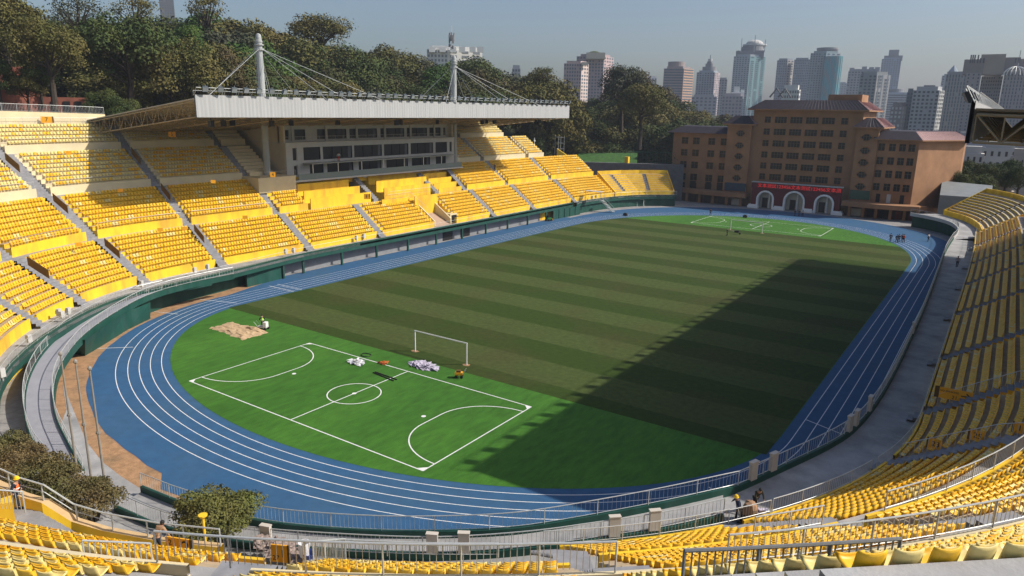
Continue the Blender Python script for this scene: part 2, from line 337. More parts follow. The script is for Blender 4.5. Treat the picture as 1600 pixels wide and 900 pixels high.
def block(stand, path, u0, u1, ks, pal, seats=True, spacing=.5, gap=.15, skiprows=None, dens=1.0, r0=0):
    for k in ks:
        tm = (m_tread if k < 2 else m_treadc); wm = (m_yel if k < 2 else m_cream)
        mb = MB(); P = sect(k, path)
        rr0 = r0 if k == ks[0] else 0
        if rr0: P = [(P[1+2*rr0][0], 3.0), (P[1+2*rr0][0], P[1+2*rr0][1])] + P[2+2*rr0:]
        extrude_sect(mb, path, u0, u1, P[1:], lambda a, b: (2 if b[0]-a[0] > 1.2 else 0) if abs(a[1]-b[1]) < 1e-6 else 1)
        mb.build('terrace', [m_conc if path is EP and k == 2 else tm, m_conc if path is EP and k == 2 else wm, m_conc], stand)
        mb = MB(); P0 = P[:2]
        extrude_sect(mb, path, u0, u1, [(P0[0][0]-.003, P0[0][1]-(3.2 if k == 0 else 0)), (P0[1][0]-.003, P0[1][1]+(.16 if path is WP or rr0 else .34)), (P0[1][0]+.15, P0[1][1]+(.16 if path is WP or rr0 else .34)), (P0[1][0]+.15, P0[1][1])], lambda a, b: 0)
        caps(mb, path, (u0, u1), P[1:-1], 0 if k == 0 else P[0][1]-3, 0)
        mb.build('tier_wall', wm, stand)
        if not seats: continue
        s, z, n = path.ti[k]
        for i in range(n):
            if i < rr0 or (skiprows and (k, i) in skiprows): continue
            so_ = s+i*ROWD+.50
            us = np.arange(u0+gap+.3, u1-gap-.2, spacing)
            # walk with constant spacing on the offset curve
            x, y, nx, ny = path.at(us, so_); L = np.hypot(np.diff(x), np.diff(y)); c = np.concatenate([[0], np.cumsum(L)])
            if c[-1] < 1: continue
            t = np.arange(0, c[-1], spacing); uu = np.interp(t, c, us); x, y, nx, ny = path.at(uu, so_)
            run = 0; colr = 0
            for j in range(len(uu)):
                if RNG.random() > dens: continue
                colr = 1 if RNG.random() < (pal[k] if run == 0 else .35*pal[k]+.5) else 0
                run = 1 if (colr and RNG.random() < .5) else 0
                if colr == 0 and RNG.random() < .13: colr = 2
                SEATS.append((x[j], y[j], z+i*path.rh[k], math.atan2(ny[j], nx[j])-math.pi/2, colr))
def stairs(stand, path, uc, wd, ks, extra=.0):
    hw = wd/2
    for k in ks:
        s, z, n = path.ti[k]; P = [(s-.9, z-path.wh)] if k == 0 else [(s, z-path.wh)]
        nn = 2*n+2; z0 = z-path.wh; s0 = P[0][0]; s1 = s+n*ROWD; z1 = z+n*path.rh[k]
        for i in range(nn):
            zz = z0+(z1-z0)*(i+1)/nn; sa = s0+(s1-s0)*i/nn; sb = s0+(s1-s0)*(i+1)/nn
            P += [(sa, zz), (sb, zz)]
        P += [(s+n*ROWD+1.4, z1)]
        mb = MB(); extrude_sect(mb, path, uc-hw, uc+hw, P, lambda a, b: 0, du=5); mb.build('aisle_stair', m_stair, stand)
def seat_bucket(hi=True):
    mb = MB()
    prof = [(-.20,.44),(-.21,.41),(-.10,.395),(.04,.385),(.13,.40),(.19,.47),(.225,.60),(.25,.72),(.262,.775)]
    nx = 6; rows = []
    for k, (y, z) in enumerate(prof):
        r = []
        for i in range(nx+1):
            a = -1+2*i/nx; wdt = .205 if 1 < k < 7 else (.20 if k < 8 else .19)
            dish = .035*a*a
            if k >= 5: yy = y-.045*a*a; zz = z+(-.012 if k < 7 else (.02*a*a-.012))
            else: yy = y; zz = z+dish
            r.append((a*wdt, yy, zz))
        rows.append(r)
    vs = [p for r in rows for p in r]; n1 = len(vs); t = .022
    vs2 = []
    for k, r in enumerate(rows):
        y0, z0 = prof[max(k-1, 0)]; y1, z1 = prof[min(k+1, len(prof)-1)]; d = np.array([y1-y0, z1-z0]); d /= np.linalg.norm(d); nrm = np.array([d[1], -d[0]])
        for p in r: vs2.append((p[0], p[1]+nrm[0]*t, p[2]+nrm[1]*t-.004))
    N = nx+1; K = len(prof); fs = []
    for k in range(K-1):
        for i in range(nx):
            a = k*N+i; fs.append((a, a+1, a+N+1, a+N)); b = n1+a; fs.append((b, b+N, b+N+1, b+1))
    for i in range(nx):
        fs.append((i, n1+i, n1+i+1, i+1)); a = (K-1)*N+i; fs.append((a, a+1, n1+a+1, n1+a))
    for k in range(K-1):
        a = k*N; fs.append((a, a+N, n1+a+N, n1+a)); a = k*N+nx; fs.append((a, n1+a, n1+a+N, a+N))
    mb.add(vs+vs2, fs); return mb
def seat_low():
    s = [(-.21,.43),(.12,.40),(.24,.76),(.262,.76),(.17,.34),(-.21,.38)]
    vs = [(x, y, z) for x in (-.2, .2) for y, z in s]
    fs = [(i, (i+1) % 6, 6+(i+1) % 6, 6+i) for i in range(6)] + [(5,4,1,0),(4,3,2,1),(6,7,10,11),(7,8,9,10)]
    return np.array(vs), fs
def bulk(name, tv, tf, X, mats, cols, **k):
    n = len(X); tv = np.asarray(tv); nv = len(tv)
    c, s = np.cos(X[:, 3])[:, None], np.sin(X[:, 3])[:, None]
    vx = X[:, 0:1]+c*tv[:, 0]-s*tv[:, 1]; vy = X[:, 1:2]+s*tv[:, 0]+c*tv[:, 1]; vz = X[:, 2:3]+tv[:, 2]
    V = np.stack([vx, vy, vz], 2).reshape(-1, 3).astype(np.float32)
    ls = np.array([len(f) for f in tf]); li = np.concatenate([np.array(f) for f in tf])
    LI = (np.arange(n)[:, None]*nv+li).ravel(); LS = np.tile(ls, n); ST = np.concatenate([[0], np.cumsum(LS)[:-1]])
    me = bpy.data.meshes.new(name); me.vertices.add(len(V)); me.vertices.foreach_set('co', V.ravel())
    me.loops.add(len(LI)); me.loops.foreach_set('vertex_index', LI.astype(np.int32)); me.polygons.add(len(LS)); me.polygons.foreach_set('loop_start', ST.astype(np.int32))
    for mm in mats: me.materials.append(mm)
    me.polygons.foreach_set('material_index', np.repeat(cols, len(tf)).astype(np.int32)); me.update(calc_edges=True); me.validate()
    return link(name, me, **k)

def stand_thing(name, label): return thing(name, label, 'stand')
west = stand_thing('stadium_stand', 'long sunlit yellow seating stand with roof over its middle, curving round at the left')
east = stand_thing('stadium_stand', 'shaded orange-yellow seating stand along the right that curves into the foreground')

# aisles
def uW(x, y): return WP.near(x, y)
def uE(x, y): return EP.near(x, y)
WA = [uW(-46.6, 62.3), uW(-46.7, 42.7), uW(-46.8, 26), uW(-46.9, -9.2), uW(-47, -26.1), uW(-46.9, -42.8), uW(-45, -55.5), uW(-41.2, -66), uW(-35.5, -73.2), WP.L-1]
AW = 1.5
PALW = [.035, .07, .5, .93]
ends = [0.0] + WA
for i in range(len(ends)-1):
    a, b_ = ends[i], ends[i+1]; y = WP.at(np.array([(a+b_)/2]), 0)[1][0]
    u0, u1 = a+AW/2, b_-AW/2
    if i == 0: block(west, WP, .2, u1, (0, 1), PALW); block(west, WP, uW(-45.8, 70), u1, (2,), PALW); continue
    if -9.5 < y < 26:                                   # middle: vomitory ramp and the yellow boxes
        um = uW(-46.8, 13.0); un = uW(-46.8, 6.2)
        block(west, WP, u0, um-.3, (0,), PALW); block(west, WP, un, u1, (0,), PALW)
        continue
    if 26 < y < 43: block(west, WP, u0, u1, (0, 1), PALW); block(west, WP, u0, u1-5, (2, 3), PALW); continue
    if -26 < y < -9.4: block(west, WP, u0, u1, (0,), PALW); block(west, WP, u1-6.2, u1, (1,), PALW); block(west, WP, u1-5, u1, (2, 3), [0, 0, .95, 1], seats=False); continue
    block(west, WP, u0, u1, (0, 1) if y > 62 else (0, 1, 2, 3), PALW)
for i, u in enumerate(WA[:-1]):
    y = WP.at(np.array([u]), 0)[1][0]
    stairs(west, WP, u, AW, (0, 1, 2, 3) if (y < -15 or 30 < y < 60) else ((0, 1) if y > 20 else (0,)))
EA = [uE(45.9, 29.6), uE(45.9, 12), uE(45.9, -6.9), uE(45.9, -26.8), uE(45.9, -42.6), uE(44.6, -53.5), uE(38.9, -67.7), uE(31.5, -75.8), uE(24, -81.), uE(13.5, -85.4)]
EA = sorted(EA); PALE = [.04, .12, .5, .8]
AE = 1.4
eb = EA + [uE(45.5, 50), EP.L]
for i in range(len(eb)-1):
    if i == 2: EP.ti[2] = (15.6, 13.55, 13); EP.rh[2] = .60
    if i < 2: block(east, EP, eb[i]+AE/2, eb[i+1]-AE/2, (1, 2), PALE, r0=3+(i == 0)); continue
    block(east, EP, eb[i]+AE/2, eb[i+1]-(AE/2 if i < len(eb)-2 else 0), (0, 1) if i in (2, 3) else (0, 1, 2), PALE)
    if i == 3: block(east, EP, eb[2]-AE/2, eb[4]-AE/2, (2,), PALE)
for i, u in enumerate(eb[2:-1]): stairs(east, EP, u, AE, (0, 1) if i < 2 else (0, 1, 2))
EP.ti[2] = (15.6, 13.55, 5); EP.rh[2] = .5
block(east, EP, 0, EA[0]-AE/2, (1, 2), PALE, skiprows={(1, 3)}, r0=2)
for u in eb[:2]: stairs(east, EP, u, AE, (1, 2))
EP.ti[2] = (15.6, 13.55, 13); EP.rh[2] = .60

# north-west and north-east curved stands (narrow benches)
def bench_stand(name, label, path, rows, depth, rise, z0, aisles, end0=True, light=False):
    t = thing(name, label, 'stand'); P = [(0, z0-1.2), (0, z0)]
    for i in range(rows): P += [((i+1)*depth, z0+i*rise), ((i+1)*depth, z0+(i+1)*rise)]
    P += [(rows*depth+1.2, z0+rows*rise)]
    us = [0] + aisles + [path.L]
    for i in range(len(us)-1):
        a, b_ = us[i]+(.6 if i else 0), us[i+1]-(.6 if i < len(us)-2 else 0)
        mb = MB(); extrude_sect(mb, path, a, b_, P[1:], lambda p, q: 0, 2); mb.build('terrace', m_tread, t)
        for r in range(rows):
            mb = MB(); s_ = r*depth; zz = z0+r*rise
            extrude_sect(mb, path, a, b_, [(s_+.35, zz+.002), (s_+.35, zz+.38), (s_+depth-.02, zz+.38), (s_+depth-.02, zz+.002)], lambda p, q: 1 if (light and abs(p[1]-q[1]) < .01) else 0, 2)
            mb.build('bench', [m_yel, m_treadc], t)
    for u in aisles:
        mb = MB(); extrude_sect(mb, path, u-.6, u+.6, P[1:], lambda p, q: 0, 3); mb.build('aisle_stair', m_stair, t)
    mb = MB(); extrude_sect(mb, path, 0, path.L, [(0, 2.9), (0, z0+.5), (.2, z0+.5), (.2, z0)], lambda p, q: 0, 2); mb.build('front_wall', m_yel, t)
    S = rows*depth+1.2; Z = z0+rows*rise; mb = MB(); extrude_sect(mb, path, 0, path.L, [(S, 0), (S, Z+1.1), (S+.25, Z+1.1), (S+.25, 0)][::1], lambda p, q: 0, 2); mb.build('back_wall', m_yel, t)
    for uu in (0, path.L):
        mb = MB(); xs = path.at(np.array([uu]), np.array([0, S+.25])); A = np.array([xs[0][0], xs[1][0]]); C_ = np.array([xs[0][1], xs[1][1]])
        dd = (C_-A)/np.linalg.norm(C_-A); nn = np.array([-dd[1], dd[0]])*.1
        mb.prism([A-nn, C_-nn, C_+nn, A+nn], 0, [z0+.5, Z+1.1, Z+1.1, z0+.5]) if True else None
        mb.build('end_wall', m_yel, t)
    return t
nwp = Path([(-32.0, 97.5), (-39.5, 91.5), (-43.6, 82.2)]); bench_stand('corner_stand', 'small yellow corner stand beside the brown building, its right half in shade', nwp, 9, .8, .52, 4.0, [nwp.L*.38, nwp.L*.80])
nep = Path(smooth([(46.0, 70.5), (45.0, 82.), (42.0, 94.), (36.9, 102.5)], 2)); bench_stand('corner_stand', 'curved yellow corner stand with pale bench edges at the far right', nep, 10, .8, .5, 4.0, [nep.L*.42], light=True)

# ------------------------------------------------------------------ railings
HW = {}
def railing(path3, h, post_sp, bal_sp, label, r=.028, rb=.012, mat=None, cat='railing', detail=False, mid=False, group=None, name='railing', bottom=True):
    mat = mat or m_steel; t = thing(name, label, cat, group=group); P = [np.array(p, float) for p in path3]
    up = np.array([0, 0, h]); MB().tube([p+up for p in P], r, 6).build('top_rail', mat, t)
    if bottom: MB().tube([p+np.array([0, 0, .10]) for p in P], r*.6, 4).build('bottom_rail', mat, t)
    if mid: MB().tube([p+np.array([0, 0, h*.55]) for p in P], r*.6, 4).build('middle_rail', mat, t)
    posts = resample(P, post_sp); bals = resample(P, bal_sp) if bal_sp else []
    pm = MB(); pm.tube([(0, 0, -.05), (0, 0, h)], r*.95, 5); pme = pm.mesh('post', mat)
    if len(posts) <= 60:
        for q in posts: link('post', pme, t, loc=tuple(q))
    else:
        mb = MB(); [mb.tube([q, q+up], r*.9, 4) for q in posts]; mb.build('posts', mat, t, kind='stuff')
    if bals:
        if detail and len(bals) < 280:
            b_ = MB(); b_.tube([(0, 0, .1), (0, 0, h-.01)], rb, 4, cap=False); bm_ = b_.mesh('baluster', mat)
            for q in bals: link('baluster', bm_, t, loc=tuple(q))
        else:
            mb = MB()
            for q in bals: mb.tube([q+np.array([0, 0, .1]), q+up], rb, 3, cap=False)
            mb.build('balusters', mat, t, kind='stuff')
    return t
def path3(path, u0, u1, s, z, n=None, du=1.0):
    us = np.linspace(u0, u1, max(2, int(abs(u1-u0)/du)+1)); x, y, _, _ = path.at(us, s); return [(x[i], y[i], z) for i in range(len(us))]

# ------------------------------------------------------------------ concourses, track-side walls and ramps
def slab(name, inner, outer, th, mats=m_conc, kind='structure'):
    mb = MB(); n = len(inner); A = [np.array(p, float) for p in inner]; C_ = [np.array(p, float) for p in outer]
    dn = np.array([0, 0, th]); mb.strip(C_, A); mb.strip([p-dn for p in A], [p-dn for p in C_]); mb.strip(A, [p-dn for p in A]); mb.strip([p-dn for p in C_], C_)
    return mb.build(name, mats, kind=kind)
# west side: narrow concourse on a green cantilever with posts
t = thing('trackside_canopy', 'dark green fascia on posts carrying the walkway along the far side of the track', 'canopy')
wst = [(-44.8, y) for y in np.linspace(62, -30, 24)] + [tuple(B(x, y, 3.2)[:2]) for x, y in [(365, 428), (330, 436)]]
ys = [(-44.8, 60), (-44.8, 30), (-44.8, 0), (-44.8, -26), (-44.0, -34), (-42.6, -42), (-41.6, -49), (-41.4, -54), (-39.8, -61), (-37.3, -65.8), (-32.9, -71.4), (-28., -76.5), (-21.2, -81.6), (-14, -84.5)]
ys = smooth([np.array(p) for p in ys], 2)
inn = [(p[0], p[1], 3.2) for p in ys]
out = []
for p in ys:
    u = WP.near(p[0], p[1]); x, y, _, _ = WP.at(np.array([u]), .05); out.append((x[0], y[0], 3.2))
slab('west_concourse', inn, out, .35)
mb = MB(); n_ = len(ys)
mb.strip([(p[0], p[1], 2.25) for p in ys], [(p[0], p[1], 3.42) for p in ys]); mb.strip([(p[0], p[1], 3.42) for p in ys], [(q[0]*.18+p[0]*.82, q[1]*.18+p[1]*.82, 3.42) for p, q in zip(ys, out)])
mb.strip([(q[0]*.18+p[0]*.82, q[1]*.18+p[1]*.82, 3.42) for p, q in zip(ys, out)], [(q[0]*.18+p[0]*.82, q[1]*.18+p[1]*.82, 2.25) for p, q in zip(ys, out)])
mb.build('fascia', m_green, t)
pm = MB().box(-.16, .16, -.16, .16, 0, 2.4).mesh('post', m_green)
for y in np.arange(-29, 58, 8.43): link('post', pm, t, loc=(-44.95, y, 0))
mb = MB(); mb.box(-46.75, -46.5, -36, 64, -.02, 2.9); mb.build('retaining_wall', m_greyw, None, label='grey retaining wall under the green walkway beside the blue track', cat='wall')
mb = MB(); mb.strip([(-46.6, -36, 0), (-44.6, -44, 0), (-43.6, -52, 0), (-41.5, -58, 0)], [(-46.6, -36, 3), (-44.6, -44, 3), (-43.6, -52, 3), (-41.5, -58, 3)]); mb.build('retaining_wall', m_green, None, label='dark green recessed wall on the bend left of the straight', cat='wall')
wr = thing('panel_wall', 'dark green box wall projecting under the walkway where the bend begins', 'wall')
for (x0, y0, x1, y1) in ((-44.2, -40.5, -44.8, -33.5),):
    MB().prism([(x0, y0), (x0+.3, y0), (x1+.3, y1), (x1, y1)], 0, 2.3).build('panel', m_green, wr)
MB().box(-46.4, -44.2, -33.6, -33.3, 0, 2.3).build('panel', m_green, wr)
for k in range(5):
    gy = 50+k*2.6; MB().box(-44.9+k*.12, -44.7+k*.12, gy, gy+2.5, 0, 2.3).build('green_panel', m_green, None, label='dark green hoarding panel %s along the far end of the walkway' % ('nearest the camera', 'second from the near end', 'in the middle', 'second from the far end', 'farthest away')[k], cat='hoarding')
# small openings in the grey wall
for y in (14.5, 8.6): MB().box(-46.52, -46.42, y, y+3.2, 0, 2.2).build('doorway', m_blackm, None, label='dark doorway in the grey trackside wall, the %s one' % ('farther' if y > 10 else 'nearer'), cat='doorway')
railing([(p[0]-.1, p[1]+0, 3.42) for p in ys[::2]], .95, 2.5, .35, 'light steel railing on the green walkway edge along the far stand', r=.022, rb=.007)

# left ramp
Lin = [B(x, y, z) for (x, y, z) in [(365, 430, 3.2), (300, 443, 3.2), (235, 460, 3.0), (180, 490, 2.6), (130, 525, 2.3), (100, 562, 2.0), (83, 600, 1.6), (85, 650, 1.1), (110, 700, .5), (130, 735, .1)]]
Lout = [B(x, y, z) for (x, y, z) in [(330, 437, 3.2), (262, 450, 3.2), (195, 466, 3.0), (150, 488, 2.6), (100, 518, 2.3), (62, 556, 2.0), (40, 600, 1.6), (37, 645, 1.1), (50, 690, .5), (72, 718, .1)]]
Lin = smooth(Lin, 2); Lout = smooth(Lout, 2)
slab('ramp', Lin, Lout, .3, M('ramp_grey', (.30, .30, .33), .8, .08, 1))
def parapet(name, pts, z_up, z_dn, wd, mat, label, cat='wall', ground=False):
    pts = [np.array(p, float) for p in pts]; mb = MB(); A = []; C_ = []
    for i, p in enumerate(pts):
        d = pts[min(i+1, len(pts)-1)]-pts[max(i-1, 0)]; d[2] = 0; d /= np.linalg.norm(d); nn = np.array([-d[1], d[0], 0]); A.append(p+nn*wd/2); C_.append(p-nn*wd/2)
    up = np.array([0, 0, z_up]); lo = lambda p: np.array([p[0], p[1], 0.0 if ground else p[2]-z_dn])
    mb.strip([lo(p) for p in C_], [p+up for p in C_]); mb.strip([p+up for p in C_], [p+up for p in A]); mb.strip([p+up for p in A], [lo(p) for p in A])
    for e in (0, -1): mb.add([lo(A[e]), A[e]+up, C_[e]+up, lo(C_[e])], [(0, 1, 2, 3)])
    return mb.build(name, mat, None, label=label, cat=cat)
parapet('ramp_wall', Lin, .18, .55, .2, m_green, 'dark green edge beam on the track side of the left ramp')
parapet('ramp_wall', Lout, .18, .8, .2, m_green, 'green kerb wall on the stand side of the left ramp')
railing([p+np.array([0, 0, .18]) for p in Lin], 1.0, 2.2, .45, 'pale steel railing on the track side of the left ramp', r=.035, rb=.012)
railing([p+np.array([0, 0, .18]) for p in Lout[6:]], 1.0, 2.2, .45, 'pale steel railing on the stand side of the left ramp', r=.035, rb=.012)
gwb = [B(x, y, 0) for x, y in [(133, 556), (160, 540), (200, 515), (235, 498)]]
mb = MB(); mb.strip(gwb, [B(x, y, 2.25) for x, y in [(133, 531), (160, 512), (200, 486), (235, 472)]]); mb.strip([B(133, 556, 0), B(108, 551, 0)], [B(133, 531, 2.2), B(108, 531, 2.2)]); mb.build('panel_wall', m_green, None, label='long dark green panel wall beneath the left ramp beside the dirt', cat='wall')

# right ramp
zr = lambda x: max(.15, .15+3.25*(x-200)/930)
RT_ = [(222, 768), (300, 800), (410, 824), (500, 834), (600, 840), (700, 840), (800, 836), (880, 824), (1025, 797), (1130, 773)]
RN_ = [(180, 792), (270, 832), (400, 852), (540, 862), (666, 868), (760, 864), (850, 856), (910, 847), (1040, 828), (1130, 806)]
Rt = smooth([B(x, y, zr(x)) for x, y in RT_], 2); Rw = smooth([B(x, y, zr(x)) for x, y in RT_]+[B(1152, 768, 3.2)], 2); Rn = smooth([B(x, y, zr(x)+.1) for x, y in RN_], 2)
slab('ramp', Rt, Rn, .3, m_conc)
parapet('ramp_wall', Rw, .45, 3, .22, m_green, 'dark green wall on the track side of the curved ramp at the near end', ground=True)
parapet('ramp_wall', Rn, .12, 1.4, .22, m_green, 'dark green wall on the stand side of the curved ramp at the near end')
Ed = [(30.3, -70.4), (33.4, -67.3), (35.8, -63.6), (38.8, -58.4), (41.1, -51.8), (42.1, -47.2), (42.7, -38), (42.7, -20), (42.5, 0), (41.8, 30), (41.4, 45), (41.6, 62)]
Edp = smooth([B(1152, 768, 3.2)[:2]]+[np.array(p) for p in Ed[3:]], 2); E3 = [(p[0], p[1], 3.2) for p in Edp]
oute = []
for p in Edp:
    u = EP.near(p[0], p[1]); x, y, _, _ = EP.at(np.array([u]), .05); oute.append((x[0], y[0], 3.2))
slab('east_concourse', E3, oute, .4)
mb = MB()                                   # passage between ramp and first row
us = np.linspace(EP.near(4, -86.9), EP.near(40, -66.4), 24); x, y, _, _ = EP.at(us, np.where(us < EA[2], 11.5, .05))
pin = [Rn[min(len(Rn)-1, int(len(Rn)*(i/23)*.97+1))] for i in range(24)]
zz = [2.2+1.0*min(1, max(0, (x[i]-8)/12)) for i in range(24)]
mb.strip([(x[i], y[i], zz[i]-.02) for i in range(24)], [(pin[i][0], pin[i][1], min(zz[i], pin[i][2]-.35)) for i in range(24)]); _f = [Rt[-1], B(1152, 768, 3.2), np.array(oute[0]), np.array([x[-1], y[-1], 0]), np.array([pin[-1][0], pin[-1][1], 0]), Rn[-1]]; mb.add([(q[0], q[1], 3.19) for q in _f], [(0, 5, 4, 3, 2, 1)]); struct('passage', mb, m_conc)
parapet('concourse_wall', E3, .45, 4, .25, m_green, 'dark green wall edging the right concourse above the blue track', ground=True)
railing([p+np.array([0, 0, .45]) for p in Rw], 1.0, 3.2, .28, 'steel railing bowing along the track side of the near curved ramp', r=.032, rb=.010)
railing([p+np.array([0, 0, .12]) for p in Rn], 1.05, 2.6, .26, 'steel railing on the stand side of the near curved ramp', r=.035, rb=.013)
railing([(p[0], p[1], 3.65) for p in Edp], 1.0, 2.6, .28, 'steel railing with cross shadows along the edge of the right concourse', r=.035, rb=.012)
# white cabinets hung on the railings
cm = MB().prism([(-.32,-.13),(.32,-.13),(.32,.13),(-.32,.13)], 0, 1.25); cm.box(-.35, .35, -.16, .16, 1.25, 1.31); cme = cm.mesh('cabinet', M('cabinet_cream', (.55, .50, .44), .6, .05, 2))
CABS = [(417, 850, 'beside the big round bush'), (666, 864, 'left of the pair in the middle of the near ramp'), (729, 863, 'right of the pair in the middle of the near ramp'), (970, 843, 'left one of the pair near the two workers'), (1030, 831, 'right one of the pair near the two workers'),
        (1180, 754, 'left one of the pair where the concourse bends'), (1214, 738, 'right one of the pair where the concourse bends'), (1325, 686, 'nearer one of the pair low on the straight'), (1340, 672, 'farther one of the pair low on the straight'), (1360, 655, 'above the pair low on the straight'), (1425, 520, 'far up the right concourse')]
for x, y, lb in CABS:
    src = (Rn if x < 1100 else [np.array(q) for q in E3]); zc = .2 if x < 1100 else .5
    best = min(src, key=lambda q: abs(PX(q)[0][0]-x) + (0 if q[1] < 30 else 1000)*0 + abs(PX(q)[0][1]-y)*.5)
    d = src[1]-src[0]; i = [k for k, q in enumerate(src) if q is best][0]; dd = src[min(i+1, len(src)-1)]-src[max(i-1, 0)]
    link('electrical_cabinet', cme, None, 'cream cabinet on the railing, '+lb, 'cabinet', 'cabinets fixed to the railings', None, (best[0], best[1], best[2]+zc-.1), math.atan2(dd[1], dd[0]))
# ------------------------------------------------------------------ middle of the west stand: yellow boxes and vomitory
v = thing('seating_box', 'bright yellow stepped boxes without seats below the press building', 'seating box')
def wx(y, s, z): x, yy, nx, ny = WP.at(np.array([uW(-46.8, y)]), s); return x[0]
def ystep(y0, y1, s0, z0, z1, s1, nm='yellow_step', par=None, th=.2):
    mb = MB(); mb.box(-46.85-s1, -46.85-s0, y0, y1, z0-1.5, z1-.95); mb.box(-46.85-s0-.2, -46.85-s0+.02, y0-.01, y1+.01, z0-1.6, z1); return mb.build(nm, m_yel, par or v)
for k in range(4): ystep(-18.6+k*.15, -3.6-k*1.1, 7.9+1.9*k, 9.2+1.15*k, 10.6+1.15*k, 9.8+1.9*k)
ystep(-19.6, -17.2, 13.5, 12.3, 13.6, 15)
for k in range(3): ystep(1.2+.0*k, 15.5+k*1.2, 8.9+2.2*k, 9.3+1.35*k, 10.9+1.35*k, 11.1+2.2*k)
ystep(5.5, 12.6, 4.4, 3.6, 9.2, 8.9); ystep(-2.8, 4.6, 5.6, 7.0, 9.2, 8.8)
for k in range(5): ystep(17.3, 25.4, 8.0+1.5*k, 9.0+1.0*k, 9.6+1.0*k, 9.5+1.5*k)
mb = MB(); mb.box(-60.9, -60.6, -20, 33, 12.2, 13.9); mb.build('back_wall', m_yel, v)
for k in range(6): MB().box(-60.58, -60.54, -15+k*7.6, -13.9+k*7.6, 12.8, 13.45).build('notice', m_white, v)
for (y, s0, s1, n) in ((-2.2, 7.9, 14.6, 14), (16.6, 8.0, 14.5, 14), (-19.9, 7.9, 14.5, 14)):
    mb = MB()
    for i in range(n): a = s0+(s1-s0)*i/n; mb.box(-46.85-a-(s1-s0)/n, -46.85-a, y-.65, y+.65, 3, 9.2+4.6*i/n)
    mb.build('aisle_stair', m_stair, west)
rp = thing('vomitory', 'sloping brick-paved entrance ramp cutting through the yellow seats in the middle of the far stand', 'ramp')
mb = MB(); mb.prism([(-46.9, 7.0), (-46.9, 11.6), (-51.5, 11.6), (-51.5, 7.0)], 0, [3.2, 3.2, 5.4, 5.4]); mb.build('ramp_floor', M('pink_paving', (.40, .28, .21), .85, .1, 2), rp)
for y in (6.5, 11.7): MB().prism([(-46.9, y), (-46.9, y+.25), (-52.5, y+.25), (-52.5, y)], 0, [4.4, 4.4, 8.2, 8.2]).build('side_wall', m_cream, rp)
MB().box(-50.6, -47.4, 12.2, 14.6, 3.3, 5.2).build('entrance_box', m_cream, rp); MB().box(-49.8, -47.38, 12.6, 14.3, 3.35, 4.9).build('opening', m_blackm, rp)
railing([(-54.9, y, 9.2) for y in (2, 15)], 1.0, 2, .4, 'thin railing along the lowest yellow box right of centre', r=.02, rb=.008)
railing([(-51.4, -2.4, 9.2), (-51.4, 4.4, 9.2), (-48.6, 6.3, 6.0), (-47.0, 6.3, 4.2)], 1.0, 2, .4, 'thin railing stepping down beside the entrance ramp', r=.02, rb=.008)
# rails of the west stand
for k, z, lb in ((1, 9.7, 'second'), (2, 15.15, 'third'), (3, 20.6, 'top')):
    for i in range(3, 10):
        if k == 1 and WA[i-1] < uW(-46.9, -20): continue
        if WA[i-1] < uW(-47, -20): continue
        a, b_ = WA[i-1]+.9, min(WA[i]-.9, WP.L)
        railing(path3(WP, a, b_, TI[k][0]+.05, z+.16, du=3), .9, 2.4, .55, 'thin railing before the %s tier of the far stand, %s' % (lb, {4: 'first bay from the press building', 5: 'second bay from the press building', 6: 'bay where the bend starts', 7: 'bay in the bend', 8: 'bay at the left edge', 9: 'last bay at the left'}.get(i, 'beside the press building')), r=.02, rb=.007, bottom=False)
# dark rail boards on the aisles
bdn = 0
for i in (5, 6, 7):
    for s0, z0 in ((2.4, 6.6), (10.4, 12.2), (18, 17.4)):
        x0, y0, nx, ny = WP.at(np.array([WA[i]+.78]), s0); x1, y1, _, _ = WP.at(np.array([WA[i]+.78]), s0+2.3)
        mb = MB(); P = [(x0[0], y0[0]), (x1[0], y1[0])]; d = np.array([ny[0], -nx[0]])*.04
        mb.prism([np.array(P[0])-d, np.array(P[1])-d, np.array(P[1])+d, np.array(P[0])+d], [z0, z0+1.6, z0+1.6, z0], [z0+1.05, z0+2.65, z0+2.65, z0+1.05])
        mb.build('direction_board', m_brown, None, label='brown board on the stair rail, %s, in the %s' % ({2.4: 'bottom tier', 10.4: 'second tier', 18: 'third tier'}[s0], {5: 'aisle before the bend', 6: 'first aisle in the bend', 7: 'second aisle in the bend'}[i]), cat='sign board'); bdn += 1
# upper boundary wall of the west stand
S4 = TI[3][0]+TI[3][2]*ROWD+1.5
def wallrun(u0, u1, z1a, z1b, mat, label, z0=18):
    us = np.linspace(u0, u1, 20); x, y, _, _ = WP.at(us, S4); x2, y2, _, _ = WP.at(us, S4+.3); zt = np.linspace(z1a, z1b, 20); mb = MB()
    A = [(x[i], y[i], z0) for i in range(20)]; A1 = [(x[i], y[i], zt[i]) for i in range(20)]; C1 = [(x2[i], y2[i], zt[i]) for i in range(20)]; C0 = [(x2[i], y2[i], z0) for i in range(20)]
    mb.strip(A, A1); mb.strip(A1, C1); mb.strip(C1, C0); mb.build('boundary_wall', mat, None, label=label, cat='wall'); return C1
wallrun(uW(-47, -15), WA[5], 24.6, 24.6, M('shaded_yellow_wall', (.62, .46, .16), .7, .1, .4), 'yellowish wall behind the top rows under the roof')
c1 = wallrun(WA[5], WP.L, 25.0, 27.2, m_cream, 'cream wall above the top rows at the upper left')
railing([np.array(p) for p in c1], 1.1, 2.2, .22, 'pale railing on top of the cream wall at the upper left', r=.03, rb=.015)
c0 = path3(WP, WA[5]+1, WP.L, TI[3][0]+TI[3][2]*ROWD+.9, TI[3][1]+TI[3][2]*ROWH, du=2)
